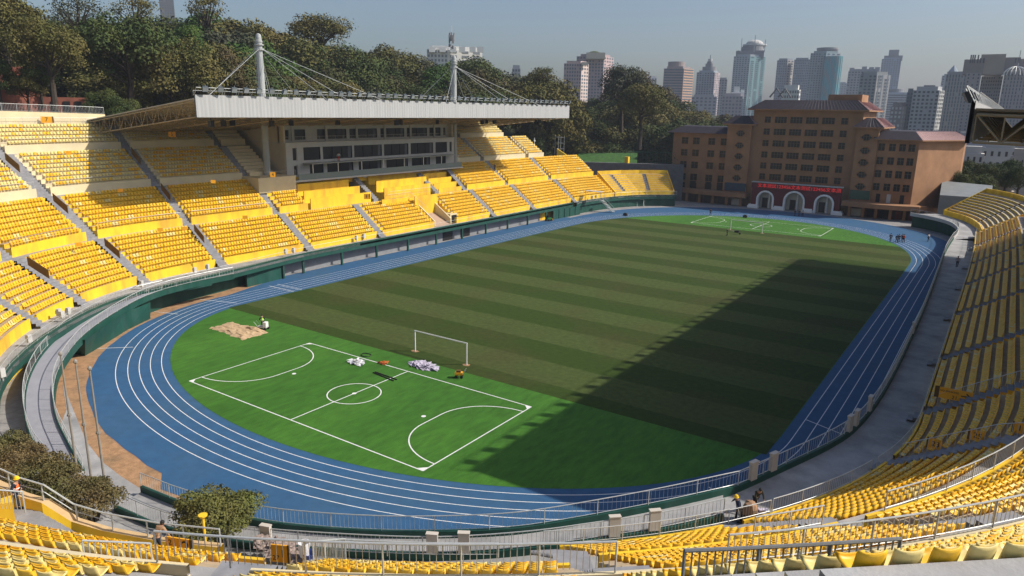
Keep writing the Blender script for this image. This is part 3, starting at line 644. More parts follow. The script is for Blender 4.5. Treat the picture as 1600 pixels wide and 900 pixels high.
railing(c0, 1.1, 2.4, .25, 'railing behind the topmost row of cream seats at the upper left', r=.025, rb=.012)
def board(txt, px, py, D, wd, hg, label, tcol=m_blackm, mat=m_sign):
    g_, d = AT(px, D); z = ZY(py, px, D); t = thing('section_sign', label, 'sign', (g_[0], g_[1], z), math.atan2(d[1], d[0])-math.pi/2)
    MB().box(-wd/2, wd/2, 0, .08, -hg/2, hg/2).build('board', mat, t); MB().box(wd/2-.12*wd, wd/2+.01, -.01, .09, -hg/2, hg/2+.02).build('edge_stripe', m_brown, t)
    if txt: o = link('lettering', text_mesh(txt, hg*.9), t); o.data.materials.append(tcol); o.rotation_euler = (math.pi/2, 0, 0); o.location = (-.06*wd, -.012, 0)
    return t
board('7', 70, 187, 134, 1.7, .95, 'orange sign with a black 7 on the railing at the upper left')
board('5', 265, 210, 136, 1.3, .9, 'small orange sign with a 5 on the wall under the roof edge')
board('1', 569, 307, 133, 1.1, .95, 'orange sign on the yellow box left of centre')
board('4', 420, 273, 126, 1.0, .8, 'orange sign beside the low wall left of the press building')
for n_, (px, py, D) in enumerate([(97, 239, 126), (172, 298, 118), (230, 360, 109), (270, 358, 112), (323, 284, 120), (370, 340, 108), (93, 384, 106), (5, 314, 116)]):
    g_, d = AT(px, D); z = ZY(py, px, D)
    MB().box(-.35, .35, 0, .05, -.25, .25).build('plaque', m_sign, None, label='small orange plaque on the tier wall, %s' % ['under the top cream tier at the left', 'in the shaded pale wall of the bend', 'on the yellow wall left of the middle aisle', 'on the yellow wall right of that', 'on the pale wall under the roof shadow', 'on the yellow wall nearest the roof shadow', 'low on the yellow wall of the second bay', 'on the pale wall at the left edge'][n_], cat='plaque', loc=(g_[0], g_[1], z), rz=math.atan2(d[1], d[0])-math.pi/2)

# ------------------------------------------------------------------ press building
FX = -61.0
b = thing('press_building', 'pale grey three-storey press box building with wide dark windows under the roof', 'building')
Y0, Y1 = -18.5, 30.2
def face_windows(par, X, wins, z0, z1, ytop=None, frame=m_greyb):
    """wall in plane X (facing +X) made of panels between the openings, panes recessed"""
    wins = sorted(wins); y = Y0 if ytop is None else ytop[0]; ye = Y1 if ytop is None else ytop[1]; zt0, zt1 = z0
    mb = MB(); yy = y
    for (a, c_) in wins: mb.box(X-.35, X, yy, a, z1[0], z1[1]); yy = c_
    mb.box(X-.35, X, yy, ye, z1[0], z1[1]); mb.box(X-.35, X, y, ye, zt0, z1[0]); mb.box(X-.35, X, y, ye, z1[1], zt1); mb.build('wall', frame, par)
    for (a, c_) in wins:
        f = MB(); f.box(X-.30, X-.24, a, c_, z1[0], z1[1]); w_ = f.build('window', m_glass, par)
        fr = MB(); n = max(1, int((c_-a)/2.4)); zz = (z1[0], z1[1])
        fr.box(X-.25, X-.16, a, c_, zz[0], zz[0]+.09); fr.box(X-.25, X-.16, a, c_, zz[1]-.09, zz[1])
        for i in range(n+1): yv = a+(c_-a-.08)*i/n; fr.box(X-.245, X-.155, yv, yv+.08, zz[0]+.09, zz[1]-.09)
        fr.build('window_frame', m_blackm if (c_-a) > 2 else m_greyb, w_)
        if c_-a > 5: MB().box(X-.235, X-.225, c_-1.0, c_-.2, zz[0]+.1, zz[1]-.1).build('curtain', M('curtain_grey', (.12, .13, .14), .9), w_)
mid = [(-17, -16), (-14.5, -10.4), (-9.8, -2.2), (-1.7, 6.2), (6.8, 14.4), (15.1, 22.7), (23.5, 27.7), (28.6, 29.5)]
face_windows(b, FX, mid, (16.6, 20.1), (16.95, 19.35))
low = [(-16.9, -16), (-13.2, -9.8), (-8.9, -2), (-.6, 6.0), (7.4, 14.2), (15.4, 21.6), (23.6, 27.2)]
face_windows(b, FX, low, (12.2, 16.6), (14.2, 16.1))
up = [(-17.4, -16.2), (-15.0, -12.4), (-9.6, -2), (-1.2, 6.6), (7.6, 15.0), (15.8, 22.6), (23.4, 27.4), (28.4, 29.2)]
face_windows(b, FX-1.7, up, (20.3, 23.3), (20.7, 22.6))
MB().box(-76, FX-.36, Y0, Y0+.3, 10, 23.3).box(-76, FX-.36, Y1-.3, Y1, 10, 23.3).box(-76.2, -76, Y0, Y1, 10, 23.3).build('side_wall', m_beige, b)
MB().box(-76, FX+.12, Y0-.05, Y1+.05, 20.1, 20.32).box(-76, FX-1.2, Y0-.1, Y1+.1, 23.3, 23.5).build('floor_slab', m_greyb, b)
MB().box(-75.8, FX-3, Y0+.4, Y1-.4, 12, 23.2).build('interior', m_concd, b)
for y in np.arange(Y0+3, Y1, 8.1): MB().box(FX-1.72, FX-1.5, y-.25, y+.25, 20.3, 23.3).build('pilaster', m_greyb, b)
mb = MB(); mb.box(FX, FX+2.6, -14.8, 29, 16.35, 16.5); mb.build('canopy', M('canopy_glass', (.30, .32, .31), .3), b)
for y in np.linspace(-14.6, 28.8, 8): MB().box(FX+2.45, FX+2.55, y, y+.12, 13.9, 16.35).build('canopy_post', m_white, b)
MB().box(FX+2.5, FX+2.56, -18, 30, 13.6, 14.7).build('glass_balustrade', M('balustrade_glass', (.20, .25, .25), .2, .05), b)
mb = MB(); mb.box(FX, FX+2.7, -19, 30.4, 13.3, 13.6); mb.build('terrace_slab', m_greyb, b)
railing([(FX-.1, y, 20.3) for y in (Y0, Y1)], 1.05, 2, .3, 'balcony railing along the top floor of the press building', r=.025, rb=.01)
MB().box(-66, -58, -27, -19, 12, 14.6).build('low_wall', m_cream, None, label='low cream wall block left of the press building under the column', cat='wall')
railing([(-58, -26.5, 14.6), (-58, -19, 14.6)], 1.0, 1.5, .3, 'short railing on the cream wall left of the press building', r=.025)

# ------------------------------------------------------------------ roofs
def roof(name, label, sx, X0, X1, Ya, Yb, zt, zb, drop, floods, teeth_label):
    """sx=-1 west roof (falls away towards -X), +1 east roof"""
    t = thing(name, label, 'roof'); dz = drop; W_ = abs(X1-X0); L = lambda s: X0+sx*s
    n = int((Yb-Ya)/.32); mb = MB(); A = []; C_ = []
    for i in range(n+1):
        y = Ya+(Yb-Ya)*i/n; o = .035 if i % 2 else 0
        A.append((L(-o), y, zb)); C_.append((L(-o), y, zt))
    mb.strip(A, C_); mb.strip([(L(.25), p[1], zt) for p in C_], C_); mb.strip([(L(.25), p[1], zb) for p in A], [(L(.25), p[1], zt) for p in A]); mb.strip(A, [(L(.25), p[1], zb) for p in A])
    mb.build('fascia', m_fascia, t)
    mb = MB(); mb.add([(L(.3), Ya, zt-.45), (L(.3), Yb, zt-.45), (L(W_), Yb, zt-.45-dz), (L(W_), Ya, zt-.45-dz), (L(.3), Ya, zt-.6), (L(.3), Yb, zt-.6), (L(W_), Yb, zt-.6-dz), (L(W_), Ya, zt-.6-dz)], [(0,1,2,3),(4,7,6,5),(0,4,5,1),(2,6,7,3),(1,5,6,2),(0,3,7,4)])
    mb.build('roof_sheet', m_deck if sx > 0 else m_decktop, t)
    zt2 = lambda s: zt-.85-dz*s/W_; zb2 = lambda s: zb+.1-dz*.95*s/W_
    k = 0; ys = list(np.linspace(Ya+.1, Yb-.1, 13)); m_ = max(4, int(W_/3)); ss = np.linspace(.4, W_, m_*2+1)
    for j, y in enumerate(ys):
        mb = MB(); big = j in (0,)
        mb.tube([(L(.4), y, zt2(.4)), (L(W_), y, zt2(W_))], .10, 5); mb.tube([(L(.4), y, zb2(.4)), (L(W_), y, zb2(W_))], .10, 5)
        for i in range(len(ss)-1):
            a = (L(ss[i]), y, zt2(ss[i]) if i % 2 == 0 else zb2(ss[i])); c_ = (L(ss[i+1]), y, zt2(ss[i+1]) if i % 2 else zb2(ss[i+1])); mb.tube([a, c_], .055, 4)
            if j == 0: mb.tube([(a[0], y+.02, zt2(ss[i])), (a[0], y+.02, zb2(ss[i]))], .05, 4)
        mb.build('truss', m_truss, t)
    mb = MB()
    for i, s_ in enumerate(np.arange(1.2, W_, 1.9)):
        mb.tube([(L(s_), Ya, zb2(s_)), (L(s_), Yb, zb2(s_))], .045, 4); mb.tube([(L(s_), Ya, zt2(s_)+.1), (L(s_), Yb, zt2(s_)+.1)], .05, 4)
    for j in range(12):
        for i in range(0, len(ss)-2, 2):
            ya, yb = ys[j], ys[j+1]; mb.tube([(L(ss[i]), ya, zt2(ss[i])), (L(ss[i+1]), (ya+yb)/2, zb2(ss[i+1])), (L(ss[i]), yb, zt2(ss[i]))], .045, 4, cap=False)
    mb.build('purlins', m_truss, t, kind='stuff')
    mb = MB(); mb.tube([(L(-.4), Ya, zt+.95), (L(-.4), Yb, zt+.95)], .05, 5); mb.tube([(L(.4), Ya, zt+.55), (L(.4), Yb, zt+.55)], .04, 4)
    for y in np.linspace(Ya, Yb, 46): mb.tube([(L(.2), y, zt-.1), (L(-.4), y, zt+.95)], .035, 4); mb.tube([(L(.4), y, zt-.1), (L(.4), y, zt+.55)], .03, 4)
    mb.build('lamp_rail', m_steel, t)
    # floodlights
    fl = MB(); fl.prism([(-.42, -.12), (.42, -.12), (.30, .3), (-.30, .3)], -.35, .35); lampb = fl.mesh('floodlight', m_blackm if sx > 0 else M('floodlight_grey', (.10, .12, .13), .4, metal=.3))
    gl = MB().box(-.38, .38, -.15, -.125, -.31, .31).mesh('lamp_glass', M('lamp_glass', (.35, .38, .40), .15))
    arm = MB().tube([(0, .1, 0), (0, .1, .6)], .04, 4).mesh('lamp_arm', m_steel)
    for i in range(floods):
        y = Ya+1.2+(Yb-Ya-2.4)*i/(floods-1)+random.uniform(-.25, .25)
        o = link('floodlight', lampb, None, teeth_label, 'floodlight', 'floodlights on the %s roof edge' % ('far' if sx < 0 else 'near'), None, (L(-.75 if sx < 0 else -.35), y, zt+(.75 if sx < 0 else .3)), (math.pi/2 if sx < 0 else -math.pi/2)+random.uniform(-.3, .3))
        o.rotation_euler[0] = .5; link('lamp_glass', gl, o); a_ = link('lamp_arm', arm, o)
    return t
wroof = roof('stand_roof', 'long cable-hung roof with white corrugated fascia over the far stand', -1, -45.0, -77, -45.7, 56.6, 28.15, 25.1, 3.7, 46, 'small grey floodlight in the long row on top of the white roof fascia')
eroof = roof('stand_roof', 'dark end of the near stand roof with open triangular truss at the right edge', 1, 46.05, 78, -48.2, 54.5, 27.85, 25.15, .8, 36, 'dark floodlight on the near stand roof edge, at the right of the view')
# things hanging under the west roof
sp = MB().box(-.35, .35, -.3, .3, -1.1, -.2); sp.tube([(0, 0, -.2), (0, 0, .3)], .05, 4); spm = sp.mesh('loudspeaker', m_blackm)
for i, y in enumerate([-42, -38.5, -35.5, -31.5, -26, -14, -3.5, 0, 13.5, 23.5, 28, 34, 45, 50]): 
    link('loudspeaker', spm, None, 'black loudspeaker hanging under the front of the far roof', 'loudspeaker', 'loudspeakers hanging under the far roof', None, (-47.5-(i % 3)*2.2, y, 24.8), i*.7)
def mast(y, label, ant=False):
    t = thing('mast', label, 'mast', (-62, y, 0)); X = 0
    MB().lathe([(.62, 12), (.62, 20), (.60, 30), (.54, 37.4), (.62, 37.5), (.62, 37.8), (.5, 37.9), (.5, 38.3), (.40, 38.8), (.1, 39.0)], (0, 0, 0), 14).build('pole', m_mast, t)
    MB().lathe([(.85, 36.2), (.85, 36.5)], (0, 0, 0), 12).lathe([(.8, 37.0), (.8, 37.2)], (0, 0, 0), 12).build('collar', m_mast, t)
    for (dx, dy) in ((14, -20), (14, -9), (13, 4), (13, 9), (14, 17), (-8, -9), (-8, 9), (-10, 19)):
        if not -45 < y+dy < 56: continue
        MB().tube([(.5*np.sign(dx), .5*np.sign(dy), 36.3), (dx, dy, 28.15-(62-45-dx)*.12 if dx > 0 else 25.2)], .035, 4).build('cable', m_steel, t)
    mb = MB()
    for k in range(26): mb.box(-.95, -.7, -.2, .2, 28+k*.33, 28.04+k*.33)
    mb.box(-1.0, -.94, -.2, -.16, 27, 37).box(-1.0, -.94, .16, .2, 27, 37); mb.build('ladder', m_steel, t)
    if ant:
        MB().tube([(-.3, -.5, 38), (-.3, -.5, 45.6)], .07, 5).tube([(-.3, -.5, 45.6), (-.3, -.5, 47.5)], .03, 4).build('antenna_pole', m_steel, t)
        for k in range(6): a = k*1.05; MB().box(-.15, .15, -.12, .12, 0, 1.9).build('antenna_panel', m_greyw, t, loc=(-.3+.55*math.cos(a), -.5+.55*math.sin(a), 41.6+.5*(k % 2)), rz=a)
        for k in range(3): MB().box(-.2, .2, -.2, .2, 0, .7).build('radio_unit', m_greyw, t, loc=(-.3+.5*math.cos(k*2.1), -.5+.5*math.sin(k*2.1), 40.4+.2*k), rz=k)
    return t
mast(-22.1, 'tall pale roof mast with stay cables, the left of the two')
mast(31.6, 'tall pale roof mast with stay cables and antennas on top, the right of two', True)
# ------------------------------------------------------------------ brown building at the far end
nb = thing('tower_block', 'brown six-storey building with dark tiled roofs behind the far end of the track', 'building')
def hiproof(par, x0, x1, y0, y1, z, h, over, mat, ins, matR=None):
    mb = MB(); a = [(x0-over, y0-over, z), (x1+over, y0-over, z), (x1+over, y1+over, z), (x0-over, y1+over, z)]; c_ = [(x0+ins, y0+ins, z+h), (x1-ins, y0+ins, z+h), (x1-ins, y1-ins, z+h), (x0+ins, y1-ins, z+h)]
    lo_ = [(p[0], p[1], z-.35) for p in a]
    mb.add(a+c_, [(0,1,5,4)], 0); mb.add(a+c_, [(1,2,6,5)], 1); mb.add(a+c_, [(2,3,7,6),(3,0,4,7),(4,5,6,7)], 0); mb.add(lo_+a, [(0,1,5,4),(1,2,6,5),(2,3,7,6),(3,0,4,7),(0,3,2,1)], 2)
    # tile ridges
    for i in range(int((x1-x0+2*over)/.9)):
        f = (i+.5)/int((x1-x0+2*over)/.9); p = np.array(a[0])*(1-f)+np.array(a[1])*f; q = np.array(c_[0])*(1-f)+np.array(c_[1])*f; mb.tube([p, q], .07, 3, 0, cap=False)
    for i in range(int((y1-y0+2*over)/.9)):
        f = (i+.5)/int((y1-y0+2*over)/.9); p = np.array(a[1])*(1-f)+np.array(a[2])*f; q = np.array(c_[1])*(1-f)+np.array(c_[2])*f; mb.tube([p, q], .09, 3, 1, cap=False)
    return mb.build('roof', [mat, matR or mat, m_terr], par)
WD = {}
def window(par, x, y, z, w_, h, oct_=False, bars=4, rows=2):
    key = (w_, h, oct_)
    if key not in WD:
        if oct_:
            c = h*.42; P = [(-w_/2+c, 0), (w_/2-c, 0), (w_/2, c), (w_/2, h-c), (w_/2-c, h), (-w_/2+c, h), (-w_/2, h-c), (-w_/2, c)]
            q = MB(); q.add([(p[0], -.02, p[1]) for p in P], [tuple(range(8))]); f = MB()
            for i in range(8):
                a, b_ = P[i], P[(i+1) % 8]; f.tube([(a[0], -.06, a[1]), (b_[0], -.06, b_[1])], .13, 4)
        else:
            q = MB(); q.add([(-w_/2, -.02, 0), (w_/2, -.02, 0), (w_/2, -.02, h), (-w_/2, -.02, h)], [(0,1,2,3)]); f = MB()
            f.box(-w_/2-.12, -w_/2, -.10, 0, -.12, h+.12); f.box(w_/2, w_/2+.12, -.10, 0, -.12, h+.12); f.box(-w_/2, w_/2, -.10, 0, h, h+.12); f.box(-w_/2-.05, w_/2+.05, -.2, 0, -.16, 0)
        br = MB()
        for i in range(1, bars): br.box(-w_/2+w_*i/bars-.035, -w_/2+w_*i/bars+.035, -.07, -.03, .02, h-.02)
        br.box(-w_/2+.02, w_/2-.02, -.075, -.035, h*.62, h*.62+.06)
        WD[key] = (q.mesh('window', m_glass), f.mesh('window_frame', M('window_surround', (.33, .165, .075), .8)), br.mesh('window_bars', M('window_bar', (.20, .16, .12), .6)))
    a, f, br = WD[key]; o = link('window', a, par, loc=(x, y, z)); link('window_frame', f, o); link('window_bars', br, o); return o
# central block
YC, YT, YW = 114.0, 112.8, 115.2
MB().box(-15.6, 14.0, YC, 136, 0, 28.4).build('central_block', m_terr, nb); hiproof(nb, -15.6, 14.0, YC, 136, 28.4, 2.6, 1.5, m_rooft, 2.2, m_rooflit)
zs = [25.4, 22.0, 18.7, 15.4, 12.2, 9.0]
for z in zs:
    for x in (-7.5, -3.2, 1.1, 5.4): window(nb, x-.2, YC, z-.9, 3.3, 1.75)
    for x in (-11.4, 9.4): window(nb, x, YC, z-.9, 1.7, 1.75, bars=2)
MB().box(3.6, 12.4, 118, 128, 30.2, 32.6).build('penthouse', m_terr, nb)
# towers
MB().box(-22.6, -15.5, YT, 130, 0, 24.0).build('tower', m_terr, nb); hiproof(nb, -22.6, -15.5, YT, 130, 24.0, 2.4, 1.3, m_rooft, 1.6, m_rooflit)
MB().box(13.2, 18.6, YT-.6, 130, 0, 24.0).build('tower', m_terr, nb); hiproof(nb, 13.2, 18.6, YT-.6, 130, 24.0, 2.4, 1.3, m_rooft, 1.6, m_rooflit)
for z in (21.3, 17.8, 14.6, 11.3, 8.1): window(nb, -18.6, YT, z-1, 2.7, 1.9, True); window(nb, 15.7, YT-.6, z-1, 2.7, 1.9, True)
# wings
MB().prism([(-40.5, YW), (-22.5, YW), (-22.5, 134), (-46, 134)], 0, 20.9).build('wing', m_terr, nb)
mb = MB(); a = [(-42.3, YW-1.3, 20.9), (-22.6, YW-1.3, 20.9), (-22.6, 134, 20.9), (-48, 135, 20.9)]; c_ = [(-38.5, YW+2, 22.9), (-22.6, YW+2, 22.9), (-22.6, 132, 22.9), (-43, 132, 22.9)]
mb.add(a+c_, [(0,1,5,4),(1,2,6,5),(2,3,7,6),(3,0,4,7),(4,5,6,7),(0,3,2,1)]); mb.build('roof', m_rooft, nb)
for z in (18.6, 14.9, 11.2, 7.4, 3.9 + .3):
    for x in (-36.6, -32.9, -28.0, -24.1): window(nb, x, YW, z-1.1, 2.1, 2.0 if z > 5 else 2.4, bars=2)
RW = [(18.0, 112.9), (28.4, 112.9), (37.6, 131.5), (37.6, 140), (18, 140)]
MB().prism(RW, 0, 21.0).build('wing', m_terr, nb)
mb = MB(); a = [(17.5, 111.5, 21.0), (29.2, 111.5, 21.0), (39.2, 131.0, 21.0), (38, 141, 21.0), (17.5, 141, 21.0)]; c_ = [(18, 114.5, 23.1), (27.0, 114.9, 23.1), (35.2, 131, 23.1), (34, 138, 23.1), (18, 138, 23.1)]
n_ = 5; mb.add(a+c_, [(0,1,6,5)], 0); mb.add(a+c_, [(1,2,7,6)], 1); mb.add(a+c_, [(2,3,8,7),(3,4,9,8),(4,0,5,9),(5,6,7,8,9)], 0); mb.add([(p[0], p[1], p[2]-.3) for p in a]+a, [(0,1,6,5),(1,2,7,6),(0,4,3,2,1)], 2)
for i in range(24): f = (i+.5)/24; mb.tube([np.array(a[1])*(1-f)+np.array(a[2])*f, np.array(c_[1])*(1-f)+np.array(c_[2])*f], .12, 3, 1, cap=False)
mb.build('roof', [m_rooft, m_rooflit, m_terr], nb)
for z in (18.9, 15.3, 11.8, 8.3):
    for x in (19.6, 22.2, 24.6, 26.8): window(nb, x, 112.9, z-1.0, 1.55, 1.9, bars=2)
# loggias and ground floor
def loggia(name, pts, zb, zt, lab):
    mb = MB(); mb.prism(pts, zb, zt); return mb.build(name, m_terr, nb)
loggia('balcony', [(12.2, 112.7), (12.2, 108.4), (17, 107.2), (22, 106.9), (27, 107.2), (31, 108.6), (32.6, 111.6), (29, 113)], 2.9, 4.1, '')
loggia('balcony', [(-14.4, 112.7), (-14.4, 108.9), (-20, 108.3), (-30, 109.5), (-38, 112.5), (-38, 115.1)], 2.7, 3.9, '')
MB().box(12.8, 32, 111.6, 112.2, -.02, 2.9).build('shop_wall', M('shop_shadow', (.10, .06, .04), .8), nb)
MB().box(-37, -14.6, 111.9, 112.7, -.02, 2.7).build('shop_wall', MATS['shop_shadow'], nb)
for i, x in enumerate((14.2, 17.6, 20.8, 24.3, 27.6, 30.6)): MB().box(x-.35, x+.35, 109.3+(.2 if i < 4 else .8), 110+(.2 if i < 4 else .8), -.02, 2.9).build('pillar', m_terr, nb)
for i, x in enumerate((-16, -20.3, -24.6, -29, -33.2)): MB().box(x-.35, x+.35, 109.9+i*.3, 110.6+i*.3, -.02, 2.7).build('pillar', m_terr, nb)
for (x, wdt, col) in ((15.6, 2.6, m_beige), (19.2, 1.6, m_blackm), (22.6, 2.2, m_blackm), (26, 1.4, m_brick), (29.2, 1.5, m_brick), (-17.6, 3.2, m_greyb), (-22.4, 2, m_blackm), (-26.8, 2, m_blackm), (-31.4, 2, m_blackm)):
    MB().box(x-wdt/2, x+wdt/2, 111.5 if x > 0 else 111.8, 111.58 if x > 0 else 111.88, .05, 2.1).build('shop_front', col, nb)
for (x, y) in ((15.8, 112.1), ): MB().box(13.4, 18.4, 112.0, 112.15, 4.5, 7.0).build('loggia_window', M('green_glass', (.05, .10, .08), .2), nb)
MB().box(-22, -15.6, 112.6, 112.75, 4.2, 6.6).build('loggia_window', M('blue_glass', (.03, .06, .10), .2), nb)
for x in (20.4, 23.0, 26.2): MB().box(x-.5, x+.5, 112.75, 112.85, 4.1, 6.4).build('door', m_blackm if x != 23 else m_greyb, nb)
for x in (-33, -28, -24.3): MB().box(x-.9, x+.9, YW-.12, YW-.04, 3.9, 6.4).build('door', m_blackm, nb)
# gate with three arches and the LED text banner
gt = thing('archway_wall', 'dark red gate wall with three white-edged arches and a red LED text banner', 'gate'); GY = 109.6
AC = [(-8.7, 2.15), (-.6, 2.6), (7.5, 2.25)]; X0g, X1g = -12.7, 11.6; mb = MB(); ztop = 7.5
xs = [X0g]+[v_ for c_, r_ in AC for v_ in (c_-r_, c_+r_)]+[X1g]
for i in range(0, len(xs), 2): mb.box(xs[i], xs[i+1], GY, GY+1.2, 0, 2.8)
for c_, r_ in AC:
    n = 12; A = [(c_+r_*math.cos(math.pi*i/n), GY, 2.8+r_*math.sin(math.pi*i/n)) for i in range(n+1)]; T_ = [(c_+r_*math.cos(math.pi*i/n), GY, 5.6) for i in range(n+1)]
    mb.strip(A, T_); mb.strip([(p[0], GY+1.2, p[2]) for p in T_], [(p[0], GY+1.2, p[2]) for p in A]); mb.strip([(p[0], GY+1.2, p[2]) for p in A], A)
for i in range(0, len(xs), 2): mb.box(xs[i], xs[i+1], GY, GY+1.2, 2.8, 5.6)
mb.box(X0g, X1g, GY+.01, GY+1.19, 5.6, ztop); mb.build('wall', m_red, gt)
for c_, r_ in AC:
    mb = MB(); n = 14; pts = [(c_+r_+.38, 0)]+[(c_+(r_+.38)*math.cos(math.pi*i/n), 2.8+(r_+.38)*math.sin(math.pi*i/n)) for i in range(n+1)]+[(c_-r_-.38, 0)]
    inn_ = [(c_+r_-.12, 0)]+[(c_+(r_-.12)*math.cos(math.pi*i/n), 2.8+(r_-.12)*math.sin(math.pi*i/n)) for i in range(n+1)]+[(c_-r_+.12, 0)]
    O_ = [(p[0], GY-.18, p[1]) for p in pts]; I_ = [(p[0], GY-.18, p[1]) for p in inn_]; mb.strip(I_, O_); mb.strip(O_, [(p[0], GY, p[2]) for p in O_]); mb.strip([(p[0], GY+1.1, p[2]) for p in I_], I_)
    mb.build('arch_trim', m_bright, gt)
for x in (X0g+.6, (-8.6-.7)/2, (7.3-.7)/2, X1g-.5): MB().box(x-1.5, x+1.5, GY-.45, GY+1.4, 0, .7).box(x-1.25, x+1.25, GY-.3, GY+1.3, .7, 1.1).build('plinth', m_bright, gt)
MB().box(X0g-.2, X1g+.2, GY-.25, GY, 5.95, 7.4).build('banner_panel', m_red, gt); MB().box(X0g-.3, X1g+.3, GY-.35, GY+1.3, 7.5, 7.75).build('coping', m_greyb, gt)
led = bpy.data.materials.new('led_red'); led.use_nodes = True; lb_ = led.node_tree.nodes['Principled BSDF']; lb_.inputs['Base Color'].default_value = (.6, .02, .02, 1); lb_.inputs['Emission Color'].default_value = (1, .03, .03, 1); lb_.inputs['Emission Strength'].default_value = .35
tm = text_mesh('文本测试123456文本测试123456文本测', 1.28); tm.materials.append(led); vx = [v_.co.x for v_ in tm.vertices]; sc_ = 22.6/(max(vx)-min(vx))
o = link('banner_lettering', tm, gt); o.rotation_euler = (math.pi/2, 0, 0); o.location = (X0g+12.9, GY-.262, 6.67); o.scale = (sc_, 1, 1)
MB().box(-12, 11, 111.8, 112.2, 0, 4.9).build('passage_back', m_beige, gt)
for c_ in (-8.0, -.1, 7.9): MB().box(c_-.2, c_+.2, 111.3, 111.6, 0, 4.6).build('column', m_white, gt); MB().box(c_-.9-1.2, c_-.5, 111.7, 111.79, .1, 3.0).build('doorway', m_blackm, gt)
# dark arcade under the north-east concourse
nec = smooth([(41.6, 62), (41.9, 70), (41.5, 80), (39, 90), (34, 96.5), (30, 99.5)], 2)
slab('corner_concourse', [(p[0], p[1], 3.2) for p in nec], [(x, y, 3.2) for x, y in [(EP.at(np.array([EP.L]), .05)[0][0], 66)]*3 + [tuple(nep.at(np.array([u]), 0)[i][0] for i in (0, 1)) for u in np.linspace(0, nep.L, len(nec)-6)] + [(35, 104)]*3], .4)
parapet('concourse_wall', [(p[0], p[1], 3.2) for p in nec], .3, .5, .2, m_greyb, 'pale kerb of the curved concourse before the far right corner stand')
railing([(p[0], p[1], 3.5) for p in nec], .95, 2.4, .3, 'steel railing round the far right corner concourse', r=.03, rb=.012)
mb = MB(); mb.strip([(p[0]+.5, p[1]+.3, 0) for p in nec], [(p[0]+.5, p[1]+.3, 2.9) for p in nec]); mb.build('arcade_wall', m_green, None, label='dark green wall under the far right corner concourse', cat='wall')
nwc = [(-44.8, 62), (-44.4, 72), (-42.8, 82), (-38.5, 91), (-31, 97.2)]
nwi = smooth(nwc, 2); slab('corner_concourse', [(p[0], p[1], 3.2) for p in nwi], [(p[0]-1.6, p[1]+1.2, 3.2) for p in nwi], .35)
mb = MB(); mb.strip([(p[0], p[1], 2.1) for p in nwi], [(p[0], p[1], 3.4) for p in nwi]); mb.strip([(p[0]-.5, p[1]+.35, 0) for p in nwi], [(p[0]-.5, p[1]+.35, 3.1) for p in nwi]); mb.build('trackside_canopy', m_green, None, label='dark green fascia and wall below the small corner stand at the far left', cat='wall')
railing([(p[0], p[1], 3.4) for p in nwi], .95, 2.4, .3, 'thin railing before the small corner stand at the far left', r=.025, rb=.01)
MB().box(-51.5, -50.3, 103.5, 104.7, 3, 13.2).build('chimney_pier', m_yel, None, label='yellow square pier rising behind the small corner stand', cat='pier')
# metal stair platform
st = thing('access_stair', 'metal stair down from the walkway to the track at the far left corner', 'stairs')
for i in range(9): MB().box(-42.6+i*.42, -42.1+i*.42, 71.2, 72.6, 3.0-i*.34, 3.08-i*.34).build('tread', m_steel, st)
for y in (71.2, 72.6): MB().tube([(-42.6, y, 4.2), (-38.9, y, 1.2)], .04, 5).tube([(-42.6, y, 3.1), (-38.9, y, .1)], .07, 5).tube([(-38.9, y, 0), (-38.9, y, 1.2)], .04, 5).build('handrail', m_steel, st)
MB().box(-45, -40.2, 66.5, 68.5, 5.9, 6.0).tube([(-40.3, 66.6, 3.2), (-40.3, 66.6, 6)], .05, 4).tube([(-44.8, 66.6, 3.2), (-44.8, 66.6, 6)], .05, 4).build('awning', m_greyb, None, label='small flat white awning above the walkway near the metal stair', cat='awning')
# ------------------------------------------------------------------ wooded hill
def sst(a, b, x): t = min(1, max(0, (x-a)/(b-a))); return t*t*(3-2*t)
def hill(x, y):
    h = 16*sst(-78, -92, x)*sst(-140, -60, y)*(1-sst(90, 190, y)*.55) + 22*sst(-90, -190, x)*(1-sst(120, 330, y)*.6)
    h += 9*sst(128, 190, y)*sst(5, -60, x)
    return h*(1) + 1.2*mnoise.noise(Vector((x*.02, y*.02, 0))) if h > .3 else h-.3
g = MB(); nx, ny = 90, 90; xs = np.linspace(-520, 60, nx); ysg = np.linspace(-260, 620, ny)
for j in range(ny):
    for i in range(nx): g.v.append((xs[i], ysg[j], hill(xs[i], ysg[j])-.25))
for j in range(ny-1):
    for i in range(nx-1):
        a = j*nx+i
        if max(g.v[k][2] for k in (a, a+1, a+nx, a+nx+1)) > .0: g.f.append((a, a+1, a+nx+1, a+nx)); g.m.append(0)
struct('hillside', g, m_soil)
LEAF = {'dark': leafmat('leaf_dark', (.036, .060, .018), (.075, .090, .026)), 'olive': leafmat('leaf_olive', (.085, .090, .026), (.130, .110, .035)), 'brown': leafmat('leaf_brown', (.085, .065, .030), (.065, .075, .025)),
        'green': leafmat('leaf_green', (.040, .085, .018), (.075, .120, .025)), 'grey': leafmat('leaf_grey', (.075, .080, .055), (.055, .065, .035)), 'yellow': leafmat('leaf_yellow', (.130, .105, .025), (.080, .085, .022)),
        'shrub': leafmat('leaf_shrub', (.075, .115, .024), (.150, .135, .045)), 'hedge': leafmat('leaf_hedge', (.085, .095, .030), (.150, .110, .050))}
